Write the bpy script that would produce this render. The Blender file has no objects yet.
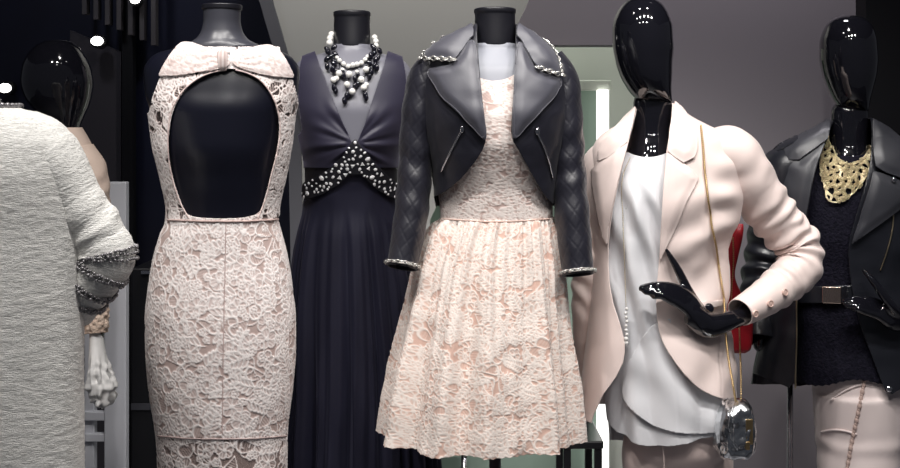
import bpy, bmesh, math, random
import numpy as np
from mathutils import Vector, Matrix
from mathutils.bvhtree import BVHTree

C = bpy.context.scene.collection
PI = math.pi
rng = np.random.default_rng(7)
random.seed(7)
FOC, CX, HY, CZ = 1260.0, 450.0, 130.0, 1.55      # lens in pixels, image centre, horizon row, camera height (m)

# ------------------------------------------------------------------ helpers
def W(px, py, D):
    return np.array([(px - CX) / FOC * D, D, CZ - (py - HY) / FOC * D])

def proj(P):
    P = np.asarray(P)
    return CX + FOC * P[..., 0] / P[..., 1], HY + FOC * (CZ - P[..., 2]) / P[..., 1]

def _h(ix, iy, iz, s):
    n = (ix * 374761393 + iy * 668265263 + iz * 2147483647 + s * 974634777) & 0xFFFFFFFF
    n = ((n ^ (n >> 13)) * 1274126177) & 0xFFFFFFFF
    return ((n ^ (n >> 16)) & 0xFFFF) / 65535.0

def noise(x, y, z=0.0, s=0):
    x, y, z = np.broadcast_arrays(np.asarray(x, float), np.asarray(y, float), np.asarray(z, float))
    x0, y0, z0 = np.floor(x).astype(np.int64), np.floor(y).astype(np.int64), np.floor(z).astype(np.int64)
    u, v, w = x - x0, y - y0, z - z0
    u, v, w = [q * q * (3 - 2 * q) for q in (u, v, w)]
    r = 0
    for a in (0, 1):
        for b in (0, 1):
            for c in (0, 1):
                r = r + _h(x0 + a, y0 + b, z0 + c, s) * (u if a else 1 - u) * (v if b else 1 - v) * (w if c else 1 - w)
    return r * 2 - 1

def pchip(x, Y, q):
    x = np.asarray(x, float); Y = np.asarray(Y, float)
    if Y.ndim == 1: return pchip(x, Y[:, None], q)[:, 0]
    h = np.diff(x)[:, None]; d = np.diff(Y, axis=0) / h
    m = np.zeros_like(Y)
    if len(x) > 2:
        a, b = d[:-1], d[1:]
        ok = a * b > 0
        m[1:-1] = np.where(ok, 2 * a * b / np.where(ok, a + b, 1), 0)
    m[0] = d[0]; m[-1] = d[-1]
    i = np.clip(np.searchsorted(x, q, side='right') - 1, 0, len(x) - 2)
    t = ((q - x[i]) / h[i, 0])[:, None]; hh = h[i]
    return ((1 + 2 * t) * (1 - t) ** 2 * Y[i] + t * (1 - t) ** 2 * hh * m[i] + t * t * (3 - 2 * t) * Y[i + 1] + t * t * (t - 1) * hh * m[i + 1])

def sm(a, b, x):
    t = np.clip((np.asarray(x, float) - a) / (b - a), 0, 1)
    return t * t * (3 - 2 * t)

def spline(pts, n):
    p = np.asarray(pts, float)
    t = np.r_[0, np.cumsum(np.linalg.norm(np.diff(p, axis=0), axis=1))]
    # catmull-rom through the points
    q = np.linspace(0, t[-1], n)
    m = np.gradient(p, t, axis=0)
    i = np.clip(np.searchsorted(t, q, side='right') - 1, 0, len(t) - 2)
    h = (t[i + 1] - t[i])[:, None]; s = ((q - t[i]) / h[:, 0])[:, None]
    return (1 + 2 * s) * (1 - s) ** 2 * p[i] + s * (1 - s) ** 2 * h * m[i] + s * s * (3 - 2 * s) * p[i + 1] + s * s * (s - 1) * h * m[i + 1]

def sdf(poly, x, y):
    """signed distance to a polygon, positive inside"""
    p = np.asarray(poly, float)
    x = np.asarray(x, float); y = np.asarray(y, float)
    d = np.full(x.shape, 1e18); ins = np.zeros(x.shape, bool)
    for (ax, ay), (bx, by) in zip(p, np.roll(p, -1, axis=0)):
        ex, ey = bx - ax, by - ay
        L = ex * ex + ey * ey
        if L < 1e-12: continue
        t = np.clip(((x - ax) * ex + (y - ay) * ey) / L, 0, 1)
        d = np.minimum(d, (x - ax - t * ex) ** 2 + (y - ay - t * ey) ** 2)
        if abs(ey) > 1e-9:
            c = (ay > y) != (by > y)
            ins ^= c & (x < ex * (y - ay) / ey + ax)
    d = np.sqrt(d)
    return np.where(ins, d, -d)

def chaikin(poly, n=2):
    p = np.asarray(poly, float)
    for _ in range(n):
        q = np.roll(p, -1, axis=0)
        p = np.stack([.75 * p + .25 * q, .25 * p + .75 * q], 1).reshape(-1, 2)
    return p

def normals(P, wrap):
    if wrap:
        du = np.roll(P, -1, 1) - np.roll(P, 1, 1)
    else:
        du = np.gradient(P, axis=1)
    dv = np.gradient(P, axis=0)
    n = np.cross(dv, du)
    L = np.linalg.norm(n, axis=2, keepdims=True)
    return n / np.maximum(L, 1e-12)

def arc_u(P):
    """distance round each ring from its front (column 0)"""
    seg = np.linalg.norm(np.roll(P, -1, 1) - P, axis=2)
    cs = np.cumsum(seg, 1); tot = cs[:, -1:]
    u = np.c_[np.zeros(len(P)), cs[:, :-1]]
    return np.where(u > tot / 2, u - tot, u)

class Loft:
    """closed rings from rows (y pixel, left, right, front depth, back depth[, centre shift in depth]) of an outline standing at distance D"""
    def __init__(s, D, rows, NU=128, NV=120, n=2.2):
        s.D = D; R = []
        for r in rows:
            py, xl, xr, df, db = r[:5]; dc = r[5] if len(r) > 5 else 0
            a, b = W(xl, py, D), W(xr, py, D)
            R.append(((a[0] + b[0]) / 2, D + dc, a[2], (b[0] - a[0]) / 2, df, db))
        R = np.array(R)
        k = np.r_[0, np.cumsum(np.sqrt(np.diff(R[:, 2]) ** 2 + np.diff(R[:, 3]) ** 2) + 1e-4)]
        Q = pchip(k, R, np.linspace(0, k[-1], NV))
        th = np.linspace(0, 2 * PI, NU, endpoint=False)
        sn, cs = np.sin(th), np.cos(th)
        e = 2 / n
        ex = np.sign(sn) * np.abs(sn) ** e; ey = np.sign(cs) * np.abs(cs) ** e
        dep = np.where(cs[None] > 0, Q[:, 4:5], Q[:, 5:6])
        s.P = np.stack([Q[:, 0:1] + Q[:, 3:4] * ex, Q[:, 1:2] - dep * ey, np.repeat(Q[:, 2:3], NU, 1)], 2)
        s.th = np.broadcast_to(th, (NV, NU)); s.front = np.broadcast_to(cs[None], (NV, NU)); s.side = np.broadcast_to(sn[None], (NV, NU))
        s.U = arc_u(s.P); s.V = np.broadcast_to(np.linspace(0, k[-1], NV)[:, None], (NV, NU))
        s.wrap = True
    def px(s): return proj(s.P)
    def disp(s, d):
        s.P = s.P + normals(s.P, True) * np.asarray(d)[..., None]; return s
    def bvh(s): return bvh_of(s.P, True)

def bvh_of(P, wrap):
    NV, NU = P.shape[:2]
    q = quads(NV, NU, wrap)
    return BVHTree.FromPolygons([tuple(v) for v in P.reshape(-1, 3).tolist()], q.tolist())

def quads(NV, NU, wrap):
    j = np.arange(NU if wrap else NU - 1); i = np.arange(NV - 1)
    I, J = np.meshgrid(i, j, indexing='ij'); J2 = (J + 1) % NU
    return np.stack([I * NU + J, (I + 1) * NU + J, (I + 1) * NU + J2, I * NU + J2], -1).reshape(-1, 4)

def tube(path, radii, NU=40, NV=80, flat=1.0, twist_ref=(0, 1, 0), close=False):
    """ring tube along a path (world points) with radii per control point (r or (r_across, r_depth))"""
    path = np.array([np.asarray(p, float) for p in path])
    R = np.array([(r, r * flat) if np.isscalar(r) else r for r in radii], float)
    p = spline(path, NV)
    t = np.r_[0, np.cumsum(np.linalg.norm(np.diff(path, axis=0), axis=1))]
    rr = pchip(t, R, np.linspace(0, t[-1], NV))
    T = np.gradient(p, axis=0); T /= np.linalg.norm(T, axis=1, keepdims=True)
    ref = np.asarray(twist_ref, float)
    A = np.cross(ref, T); A /= np.maximum(np.linalg.norm(A, axis=1, keepdims=True), 1e-9)
    B = np.cross(T, A)
    th = np.linspace(0, 2 * PI, NU, endpoint=False)
    P = p[:, None] + A[:, None] * (np.cos(th)[None, :, None] * rr[:, None, 0:1]) + B[:, None] * (np.sin(th)[None, :, None] * rr[:, None, 1:2])
    # outward orientation check
    nrm = normals(P, True)
    if ((P - p[:, None]) * nrm).sum() < 0: P = P[:, ::-1]; 
    return P

def round_ends(P, k=5):
    """close a tube with domed ends"""
    def dome(ring, prev):
        c = ring.mean(0); d = c - prev.mean(0); d = d / max(np.linalg.norm(d), 1e-9)
        r = np.linalg.norm(ring - c, axis=1).mean()
        out = []
        for i in range(1, k + 1):
            a = i / k * PI / 2 * .97
            out.append(c + (ring - c) * math.cos(a) + d * r * math.sin(a))
        return out
    top = dome(P[0], P[1])[::-1]; bot = dome(P[-1], P[-2])
    return np.concatenate([np.array(top), P, np.array(bot)], 0)

def clip_grid(P, f=None, wrap=False, attrs=None):
    """quads of a grid, cut cleanly along f = 0 (kept where f > 0)"""
    NV, NU = P.shape[:2]
    Q = quads(NV, NU, wrap); V = P.reshape(-1, 3); A = {k: np.asarray(v, float).reshape(-1) for k, v in (attrs or {}).items()}
    if f is None:
        return V, Q.tolist(), A
    f = np.asarray(f, float).reshape(-1); f = np.where(f == 0, 1e-9, f)
    cnt = (f[Q] > 0).sum(1)
    faces = Q[cnt == 4].tolist(); newv, newa = [], {k: [] for k in A}; cache = {}; base = len(V)
    for q in Q[(cnt > 0) & (cnt < 4)].tolist():
        out = []
        for a, b in zip(q, q[1:] + q[:1]):
            if f[a] > 0: out.append(a)
            if (f[a] > 0) != (f[b] > 0):
                key = (a, b) if a < b else (b, a)
                if key not in cache:
                    t = f[key[0]] / (f[key[0]] - f[key[1]])
                    cache[key] = base + len(newv)
                    newv.append(V[key[0]] * (1 - t) + V[key[1]] * t)
                    for k in A: newa[k].append(A[k][key[0]] * (1 - t) + A[k][key[1]] * t)
                out.append(cache[key])
        if len(out) >= 3: faces.append(out)
    if newv:
        V = np.vstack([V, newv]); A = {k: np.r_[A[k], newa[k]] for k in A}
    used = np.unique(np.concatenate([np.array(x) for x in faces])) if faces else np.array([], int)
    rm = np.full(len(V), -1); rm[used] = np.arange(len(used))
    return V[used], [[int(rm[i]) for i in x] for x in faces], {k: A[k][used] for k in A}

def mesh_from(V, faces, attrs=None, smooth=True):
    me = bpy.data.meshes.new('m')
    me.from_pydata(np.asarray(V).tolist(), [], faces)
    for k, a in (attrs or {}).items():
        at = me.attributes.new(k, 'FLOAT', 'POINT'); at.data.foreach_set('value', np.asarray(a, np.float32))
    if smooth: me.polygons.foreach_set('use_smooth', np.ones(len(me.polygons), bool))
    me.update(); return me

class MB:
    """collects several shapes of one part into one mesh"""
    def __init__(s): s.V, s.F = [], []
    def add(s, V, F):
        b = len(s.V); s.V += [tuple(v) for v in np.asarray(V, float).tolist()]; s.F += [[i + b for i in f] for f in F]; return s
    def grid(s, P, wrap=False):
        NV, NU = P.shape[:2]; return s.add(P.reshape(-1, 3), quads(NV, NU, wrap).tolist())
    def tube(s, path, r, NU=10, NV=None, caps=True):
        n = NV or max(2, len(path) * 4)
        rs = [r] * len(path) if np.isscalar(r) else r
        d = np.asarray(path[-1]) - np.asarray(path[0]); ref = (0, 1, 0) if abs(d[1]) < .9 * np.linalg.norm(d) else (0, 0, 1)
        P = tube(path, rs, NU, n, twist_ref=ref)
        return s.grid(round_ends(P, 3) if caps else P, True)
    def bar(s, a, b, r, NU=16):
        P = tube([a, b], [r, r], NU, 2, twist_ref=(0, 1, 0) if abs(np.asarray(b)[1] - np.asarray(a)[1]) < .9 * np.linalg.norm(np.asarray(b) - np.asarray(a)) else (0, 0, 1))
        k = len(s.V); s.grid(P, True); s.F.append(list(range(k, k + NU))); s.F.append(list(range(k + NU, k + 2 * NU))[::-1]); return s
    def box(s, lo, hi, rot=None, c=None):
        x0, y0, z0 = lo; x1, y1, z1 = hi
        V = np.array([(x0, y0, z0), (x1, y0, z0), (x1, y1, z0), (x0, y1, z0), (x0, y0, z1), (x1, y0, z1), (x1, y1, z1), (x0, y1, z1)], float)
        return s.add(V, [[0, 3, 2, 1], [4, 5, 6, 7], [0, 1, 5, 4], [1, 2, 6, 5], [2, 3, 7, 6], [3, 0, 4, 7]])
    def ball(s, c, r, sc=(1, 1, 1), n=10, R=None):
        V, F = sphere(n); V = V * np.asarray(sc) * r
        if R is not None: V = V @ np.asarray(R).T
        return s.add(V + np.asarray(c), F)
    def torus(s, c, R, r, rot=None, a=12, b=6):
        u = np.linspace(0, 2 * PI, a, endpoint=False); v = np.linspace(0, 2 * PI, b, endpoint=False)
        U, Vv = np.meshgrid(u, v, indexing='ij')
        P = np.stack([(R + r * np.cos(Vv)) * np.cos(U), (R + r * np.cos(Vv)) * np.sin(U), r * np.sin(Vv)], 2)
        if rot is not None: P = P @ np.asarray(rot).T
        k = len(s.V); s.V += [tuple(x) for x in (P.reshape(-1, 3) + np.asarray(c)).tolist()]
        for i in range(a):
            for j in range(b):
                s.F.append([k + i * b + j, k + ((i + 1) % a) * b + j, k + ((i + 1) % a) * b + (j + 1) % b, k + i * b + (j + 1) % b])
        return s
    def mesh(s, smooth=True): return mesh_from(s.V, s.F, smooth=smooth)

_sph = {}
def sphere(n):
    if n not in _sph:
        bm = bmesh.new(); bmesh.ops.create_uvsphere(bm, u_segments=n + n // 2, v_segments=n, radius=1)
        bm.verts.index_update()
        _sph[n] = (np.array([v.co[:] for v in bm.verts]), [[v.index for v in f.verts] for f in bm.faces]); bm.free()
    return _sph[n]

def thing(name, label, cat, loc, group=None):
    o = bpy.data.objects.new(name, None); C.objects.link(o); o.location = Vector(tuple(map(float, loc))); o.empty_display_size = .05
    o['label'] = label; o['category'] = cat
    if group: o['group'] = group
    return o

def obj(name, me, mat, parent=None, thick=0, off=-1, sub=0, label=None, bevel=0):
    o = bpy.data.objects.new(name, me); C.objects.link(o)
    if isinstance(mat, (list, tuple)):
        for m in mat: me.materials.append(m)
    elif mat is not None and not me.materials: me.materials.append(mat)
    if parent is not None:
        o.parent = parent
        if parent.type == 'EMPTY' and parent.parent is None: o.matrix_parent_inverse = Matrix.Translation(-parent.location)
        elif parent.type == 'EMPTY': pass
    if bevel:
        m = o.modifiers.new('b', 'BEVEL'); m.width = bevel; m.segments = 2; m.limit_method = 'ANGLE'
    if thick:
        m = o.modifiers.new('s', 'SOLIDIFY'); m.thickness = thick; m.offset = off
    if sub:
        m = o.modifiers.new('u', 'SUBSURF'); m.levels = m.render_levels = sub
    if label: o['label'] = label
    return o

def tag(o, label, cat, group=None):
    o['label'] = label; o['category'] = cat
    if group: o['group'] = group
    return o

def struct(name, me, mat, bevel=0):
    o = obj(name, me, mat, bevel=bevel); o['kind'] = 'structure'; return o

def lofted(name, L, mat, parent=None, f=None, attrs=None, thick=0, off=-1, label=None, caps=False):
    V, F, A = clip_grid(L.P, f, True, attrs)
    if caps:
        NU = L.P.shape[1]; NVv = L.P.shape[0]
        F = list(F) + [list(range(NU)), list(range((NVv - 1) * NU, NVv * NU))[::-1]]
    return obj(name, mesh_from(V, F, A), mat, parent, thick, off, label=label)

def gridded(name, P, mat, parent=None, wrap=True, thick=0, off=-1, attrs=None, f=None, label=None, ends=False):
    if ends: P = round_ends(P)
    V, F, A = clip_grid(P, f, wrap, attrs)
    return obj(name, mesh_from(V, F, A), mat, parent, thick, off, label=label)

EYE = Vector((0, 0, CZ))
def hit(bvh, px, py, D=3.0):
    d = Vector(tuple(W(px, py, 1.0))) - EYE; d.normalize()
    loc, n, i, dist = bvh.ray_cast(EYE, d)
    if loc is None:
        loc, n, i, dist = bvh.find_nearest(Vector(tuple(W(px, py, D))))
    n = n.copy()
    if n.dot(d) > 0: n = -n
    return np.array(loc), np.array(n)

def on(bvh, px, py, off=0.0, D=3.0):
    p, n = hit(bvh, px, py, D); return p + n * off

def patch(bvh, poly, off=.004, step=2.0, D=3.0, smooth=1, keepf=None):
    """a piece of cloth cut to an outline and laid on a body; off may be a function of (x, y, inset)"""
    pl = chaikin(poly, smooth) if smooth else np.asarray(poly, float)
    x0, y0 = pl.min(0) - step; x1, y1 = pl.max(0) + step
    xs = np.arange(x0, x1 + step, step); ys = np.arange(y0, y1 + step, step)
    X, Y = np.meshgrid(xs, ys)
    f = sdf(pl, X, Y)
    if keepf is not None: f = keepf(X, Y, f)
    P = np.zeros(X.shape + (3,)); N = np.zeros_like(P)
    for i in range(X.shape[0]):
        for j in range(X.shape[1]):
            if f[i, j] > -2.5 * step:
                P[i, j], N[i, j] = hit(bvh, X[i, j], Y[i, j], D)
    o = off(X, Y, f) if callable(off) else off
    # smooth the normals so that the cloth lies calmly
    for _ in range(3):
        M = N.copy(); M[1:] += N[:-1]; M[:-1] += N[1:]; M[:, 1:] += N[:, :-1]; M[:, :-1] += N[:, 1:]
        N = M / np.maximum(np.linalg.norm(M, axis=2, keepdims=True), 1e-9)
    P = P + N * (np.asarray(o)[..., None] if np.ndim(o) else o)
    V, F, A = clip_grid(P, f, False, {'inset': f})
    return mesh_from(V, F, A)

def polyline_on(bvh, pts, off, n, D=3.0):
    q = spline(np.asarray(pts, float), n)
    return [on(bvh, x, y, off, D) for x, y in q]

def line_tube(pts3, r, NU=8):
    m = MB(); m.grid(round_ends(tube(pts3, [r] * len(pts3), NU, len(pts3) * 2, twist_ref=(.05, .99, .1)), 3), True); return m.mesh()

# ------------------------------------------------------------------ materials
def mat(name, col, rough=.5, metal=0, spec=.5, sheen=0, coat=0, bump=None, var=None, emit=None, sheen_tint=None, aniso=0):
    m = bpy.data.materials.new(name); m.use_nodes = True; nt = m.node_tree; b = nt.nodes['Principled BSDF']
    b.inputs['Base Color'].default_value = (*col, 1); b.inputs['Roughness'].default_value = rough; b.inputs['Metallic'].default_value = metal
    b.inputs['Specular IOR Level'].default_value = spec
    if sheen: b.inputs['Sheen Weight'].default_value = sheen; b.inputs['Sheen Roughness'].default_value = .4
    if sheen_tint: b.inputs['Sheen Tint'].default_value = (*sheen_tint, 1)
    if coat: b.inputs['Coat Weight'].default_value = coat; b.inputs['Coat Roughness'].default_value = .04
    if emit: b.inputs['Emission Color'].default_value = (*emit[0], 1); b.inputs['Emission Strength'].default_value = emit[1]
    tc = nt.nodes.new('ShaderNodeTexCoord')
    if bump:
        sc, st, dist = bump[:3]; stretch = bump[3] if len(bump) > 3 else (1, 1, 1)
        mp = nt.nodes.new('ShaderNodeMapping'); mp.inputs['Scale'].default_value = stretch; nt.links.new(tc.outputs['Object'], mp.inputs['Vector'])
        n = nt.nodes.new('ShaderNodeTexNoise'); n.inputs['Scale'].default_value = sc; n.inputs['Detail'].default_value = 4
        nt.links.new(mp.outputs['Vector'], n.inputs['Vector'])
        bp = nt.nodes.new('ShaderNodeBump'); bp.inputs['Strength'].default_value = st; bp.inputs['Distance'].default_value = dist
        nt.links.new(n.outputs['Fac'], bp.inputs['Height']); nt.links.new(bp.outputs['Normal'], b.inputs['Normal'])
    if var:
        sc, c2 = var
        n2 = nt.nodes.new('ShaderNodeTexNoise'); n2.inputs['Scale'].default_value = sc; n2.inputs['Detail'].default_value = 3
        nt.links.new(tc.outputs['Object'], n2.inputs['Vector'])
        r = nt.nodes.new('ShaderNodeValToRGB'); r.color_ramp.elements[0].position = .35; r.color_ramp.elements[1].position = .65
        r.color_ramp.elements[0].color = (*col, 1); r.color_ramp.elements[1].color = (*c2, 1)
        nt.links.new(n2.outputs['Fac'], r.inputs['Fac']); nt.links.new(r.outputs['Color'], b.inputs['Base Color'])
    return m

def lace_mat(name, ground, mid, cord, sheer=False):
    m = bpy.data.materials.new(name); m.use_nodes = True; nt = m.node_tree; b = nt.nodes['Principled BSDF']
    a = nt.nodes.new('ShaderNodeAttribute'); a.attribute_name = 'lace'
    r = nt.nodes.new('ShaderNodeValToRGB'); e = r.color_ramp.elements
    e[0].position = .12; e[0].color = (*ground, 1); e[1].position = .8; e[1].color = (*cord, 1)
    k = e.new(.42); k.color = (*mid, 1)
    nt.links.new(a.outputs['Fac'], r.inputs['Fac']); nt.links.new(r.outputs['Color'], b.inputs['Base Color'])
    b.inputs['Roughness'].default_value = .65; b.inputs['Specular IOR Level'].default_value = .25; b.inputs['Sheen Weight'].default_value = .15
    if sheer:
        s = nt.nodes.new('ShaderNodeAttribute'); s.attribute_name = 'sheer'
        mr = nt.nodes.new('ShaderNodeMapRange'); mr.inputs['From Min'].default_value = .16; mr.inputs['From Max'].default_value = .5
        mr.inputs['To Min'].default_value = .95; mr.inputs['To Max'].default_value = 0
        nt.links.new(a.outputs['Fac'], mr.inputs['Value'])
        mu = nt.nodes.new('ShaderNodeMath'); mu.operation = 'MULTIPLY'; nt.links.new(mr.outputs['Result'], mu.inputs[0]); nt.links.new(s.outputs['Fac'], mu.inputs[1])
        su = nt.nodes.new('ShaderNodeMath'); su.operation = 'SUBTRACT'; su.inputs[0].default_value = 1; nt.links.new(mu.outputs[0], su.inputs[1])
        nt.links.new(su.outputs[0], b.inputs['Alpha'])
    return m

# ------------------------------------------------------------------ lace drawn stitch by stitch into a height map (1 mm cells)
def lace_canvas(w, h, seed, cell=.040, res=.001):
    r = np.random.default_rng(seed)
    NX, NY = int(w / res), int(h / res)
    yy, xx = np.mgrid[0:NY, 0:NX] * res
    H = .10 + .10 * (np.cos(xx * 2 * PI / .0042) * np.cos(yy * 2 * PI / .0042) > .25)
    def window(cx, cy, R):
        x0, x1 = int(max(0, (cx - R) / res)), int(min(NX, (cx + R) / res)); y0, y1 = int(max(0, (cy - R) / res)), int(min(NY, (cy + R) / res))
        return (slice(y0, y1), slice(x0, x1)) if x1 > x0 + 1 and y1 > y0 + 1 else None
    cw = .0013
    def over(win, g, scale, fill, tex):
        """g: normalised radius (1 at the outline); scale: metres per unit"""
        d = (g - 1) * scale
        cord = np.exp(-(d / cw) ** 2)
        inside = g < 1
        cur = H[win]
        cur = np.where(inside, fill + tex, cur)
        H[win] = np.maximum(cur, cord)
    def petal(cx, cy, ang, la, lb, fill=.45, ribs=1.0):
        R = la * 1.3; wn = window(cx, cy, R)
        if wn is None: return
        dx, dy = xx[wn] - cx, yy[wn] - cy
        a = dx * math.cos(ang) + dy * math.sin(ang); b = -dx * math.sin(ang) + dy * math.cos(ang)
        w = lb * (1 + .25 * a / la)
        g = np.sqrt((a / la) ** 2 + (b / w) ** 2)
        over(wn, g, lb, fill, .16 * ribs * np.sin(b / .0032 * 2 * PI * .5 + a * 120))
    def flower(cx, cy, R, n):
        a0 = r.uniform(0, 6.28)
        for k in range(n):
            a = a0 + k * 2 * PI / n
            petal(cx + .58 * R * math.cos(a), cy + .58 * R * math.sin(a), a, .46 * R, .40 * R, r.uniform(.30, .50))
        petal(cx, cy, 0, .2 * R, .2 * R, .85, .3)
    def stroke(pts, wd=cw):
        pts = np.asarray(pts)
        for (ax, ay), (bx, by) in zip(pts[:-1], pts[1:]):
            wn = window((ax + bx) / 2, (ay + by) / 2, math.hypot(bx - ax, by - ay) / 2 + .004)
            if wn is None: continue
            ex, ey = bx - ax, by - ay; L = ex * ex + ey * ey + 1e-12
            t = np.clip(((xx[wn] - ax) * ex + (yy[wn] - ay) * ey) / L, 0, 1)
            d2 = (xx[wn] - ax - t * ex) ** 2 + (yy[wn] - ay - t * ey) ** 2
            H[wn] = np.maximum(H[wn], np.exp(-d2 / wd ** 2))
    def spray(cx, cy, ang, L, n):
        bend = r.uniform(-1, 1) * 1.2
        pts = []; a = ang; p = np.array([cx - .5 * L * math.cos(ang), cy - .5 * L * math.sin(ang)])
        for k in range(n + 1):
            pts.append(p.copy()); p = p + L / n * np.array([math.cos(a), math.sin(a)]); a += bend / n
        a = ang
        for k in range(n):
            q = pts[k + 1]; a = ang + bend * k / n; l = .013 * (1.1 - .5 * k / n) * L / .05
            for sgn in (-1, 1):
                aa = a + sgn * .85
                petal(q[0] + l * .8 * math.cos(aa), q[1] + l * .8 * math.sin(aa), aa, l * .8, l * .30, .44)
        stroke(pts)
    def paisley(cx, cy, ang, L):
        R = L * 1.1; wn = window(cx, cy, R)
        if wn is None: return
        dx, dy = xx[wn] - cx, yy[wn] - cy
        a = dx * math.cos(ang) + dy * math.sin(ang); b = -dx * math.sin(ang) + dy * math.cos(ang) + 1.0 / L * .6 * a * a * .6
        w = L * .30 * np.clip(1 - .75 * a / (L * .6), .12, 2)
        g = np.sqrt((a / (L * .55)) ** 2 + (b / w) ** 2)
        over(wn, g, L * .26, .22, .13 * np.sign(np.sin(a / .0028 * PI)))
    gx = np.arange(0, w, cell)
    for j, y in enumerate(np.arange(0, h, cell * .86)):
        for x in gx:
            cx = x + (j % 2) * cell / 2 + r.uniform(-.3, .3) * cell; cy = y + r.uniform(-.3, .3) * cell; k = r.random()
            if k < .36: flower(cx, cy, r.uniform(.42, .62) * cell, int(r.integers(5, 8)))
            elif k < .80: spray(cx, cy, r.uniform(0, 6.28), r.uniform(1.1, 1.6) * cell, 5)
            else: paisley(cx, cy, r.uniform(0, 6.28), r.uniform(.9, 1.2) * cell)
    for _ in range(int(w * h / cell ** 2 * 3.0)):      # little filler blossoms and curling cords
        cx, cy = r.uniform(0, w), r.uniform(0, h)
        if r.random() < .35: flower(cx, cy, .2 * cell, 5)
        else:
            a = r.uniform(0, 6.28); t = np.linspace(0, 1, 7)
            stroke(np.c_[cx + .7 * cell * t * np.cos(a + 2.5 * t), cy + .7 * cell * t * np.sin(a + 2.5 * t)])
    return H

def sample(H, u, v, res=.001):
    NY, NX = H.shape
    x = np.clip(u / res, 0, NX - 1.001) if False else np.mod(u / res, NX - 1); y = np.mod(v / res, NY - 1)
    x0, y0 = x.astype(int), y.astype(int); fx, fy = x - x0, y - y0
    return (H[y0, x0] * (1 - fx) + H[y0, x0 + 1] * fx) * (1 - fy) + (H[y0 + 1, x0] * (1 - fx) + H[y0 + 1, x0 + 1] * fx) * fy
# ------------------------------------------------------------------ palette
M_GLOSS = mat('black_gloss', (.006, .006, .009), .07, spec=.6, coat=.6)
M_FORM_DARK = mat('dark_form', (.006, .0065, .013), .30, spec=.42)
M_NECK = mat('grey_form_neck', (.045, .046, .058), .33)
M_FORM_MID = mat('mid_form', (.16, .16, .19), .36, spec=.5)
M_FORM_PALE = mat('pale_form', (.27, .28, .32), .40, spec=.4)
M_CAP = mat('neck_cap', (.010, .010, .014), .34)
M_CHROME = mat('chrome', (.75, .75, .78), .18, 1)
M_STEEL = mat('dark_steel', (.10, .10, .12), .3, 1)
M_GOLD = mat('gold', (.66, .47, .24), .30, 1)
M_PALEGOLD = mat('pale_gold', (.60, .51, .34), .30, 1)
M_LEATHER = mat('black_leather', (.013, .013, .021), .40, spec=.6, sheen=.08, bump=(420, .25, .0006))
M_LAPEL_LIT = mat('lapel_leather_lit', (.062, .062, .080), .47, spec=.75, sheen=.2, bump=(420, .2, .0006))  # paler than the body leather: overhead light on the lapels put into the colour
M_LEATHER2 = mat('black_leather_right', (.012, .013, .018), .30, spec=.6, bump=(300, .25, .0006))
M_NAVY = mat('navy_chiffon', (.015, .015, .031), .55, spec=.3, sheen=.2, sheen_tint=(.5, .5, .75), bump=(900, .15, .0004))
M_NAVYTOP = mat('navy_satin', (.026, .024, .044), .50, spec=.4, sheen=.25, sheen_tint=(.6, .55, .8), bump=(900, .12, .0004))
M_SASH = mat('sheer_black_sash', (.010, .009, .014), .6)
M_GEM = mat('crystal', (.88, .88, .90), .25, .15, spec=1.0, coat=.5)
M_PEARL = mat('pearl', (.80, .79, .76), .22, spec=.6, coat=.3)
M_JET = mat('jet_bead', (.008, .008, .014), .12, spec=.6)
M_BLUSH = mat('blush_crepe', (.84, .705, .665), .48, spec=.35, sheen=.2, bump=(700, .12, .0004))
M_TROUSER = mat('blush_trouser', (.76, .62, .58), .5, spec=.35, sheen=.15, bump=(700, .12, .0004))
M_TROUSER2 = mat('pale_blush_trouser', (.82, .71, .69), .5, spec=.35, sheen=.15, bump=(600, .12, .0004))
M_SATIN = mat('white_satin', (.71, .71, .735), .32, spec=.45, sheen=.15)
M_BUTTON = mat('blush_button', (.70, .50, .44), .25)
M_SILVER = mat('silver_leather', (.72, .74, .76), .22, 1, bump=(60, .5, .004))
M_RED = mat('red_leather', (.42, .012, .022), .4)
M_NAVYLACE = mat('navy_lace', (.004, .004, .009), .75, spec=.12, bump=(160, 1.0, .004), var=(120, (.010, .009, .018)))
M_BEIGE = mat('beige_knit', (.66, .52, .44), .7, bump=(200, .4, .002))
M_FUR = mat('beige_fur', (.58, .43, .34), .85, bump=(130, 1, .006), var=(110, (.70, .56, .46)))
M_RUFFLE = mat('white_ruffle', (.80, .79, .78), .6)
M_WHITE = mat('white_paint', (.62, .63, .68), .4)
M_BLACKTABLE = mat('black_lacquer', (.010, .010, .012), .3)
M_CUFFBLUSH = mat('cream_sleeve', (.74, .69, .65), .75, bump=(500, .3, .0015, (1, 1, 3)))
M_BEADS = mat('smoky_bead', (.26, .25, .26), .3, .5)

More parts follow.
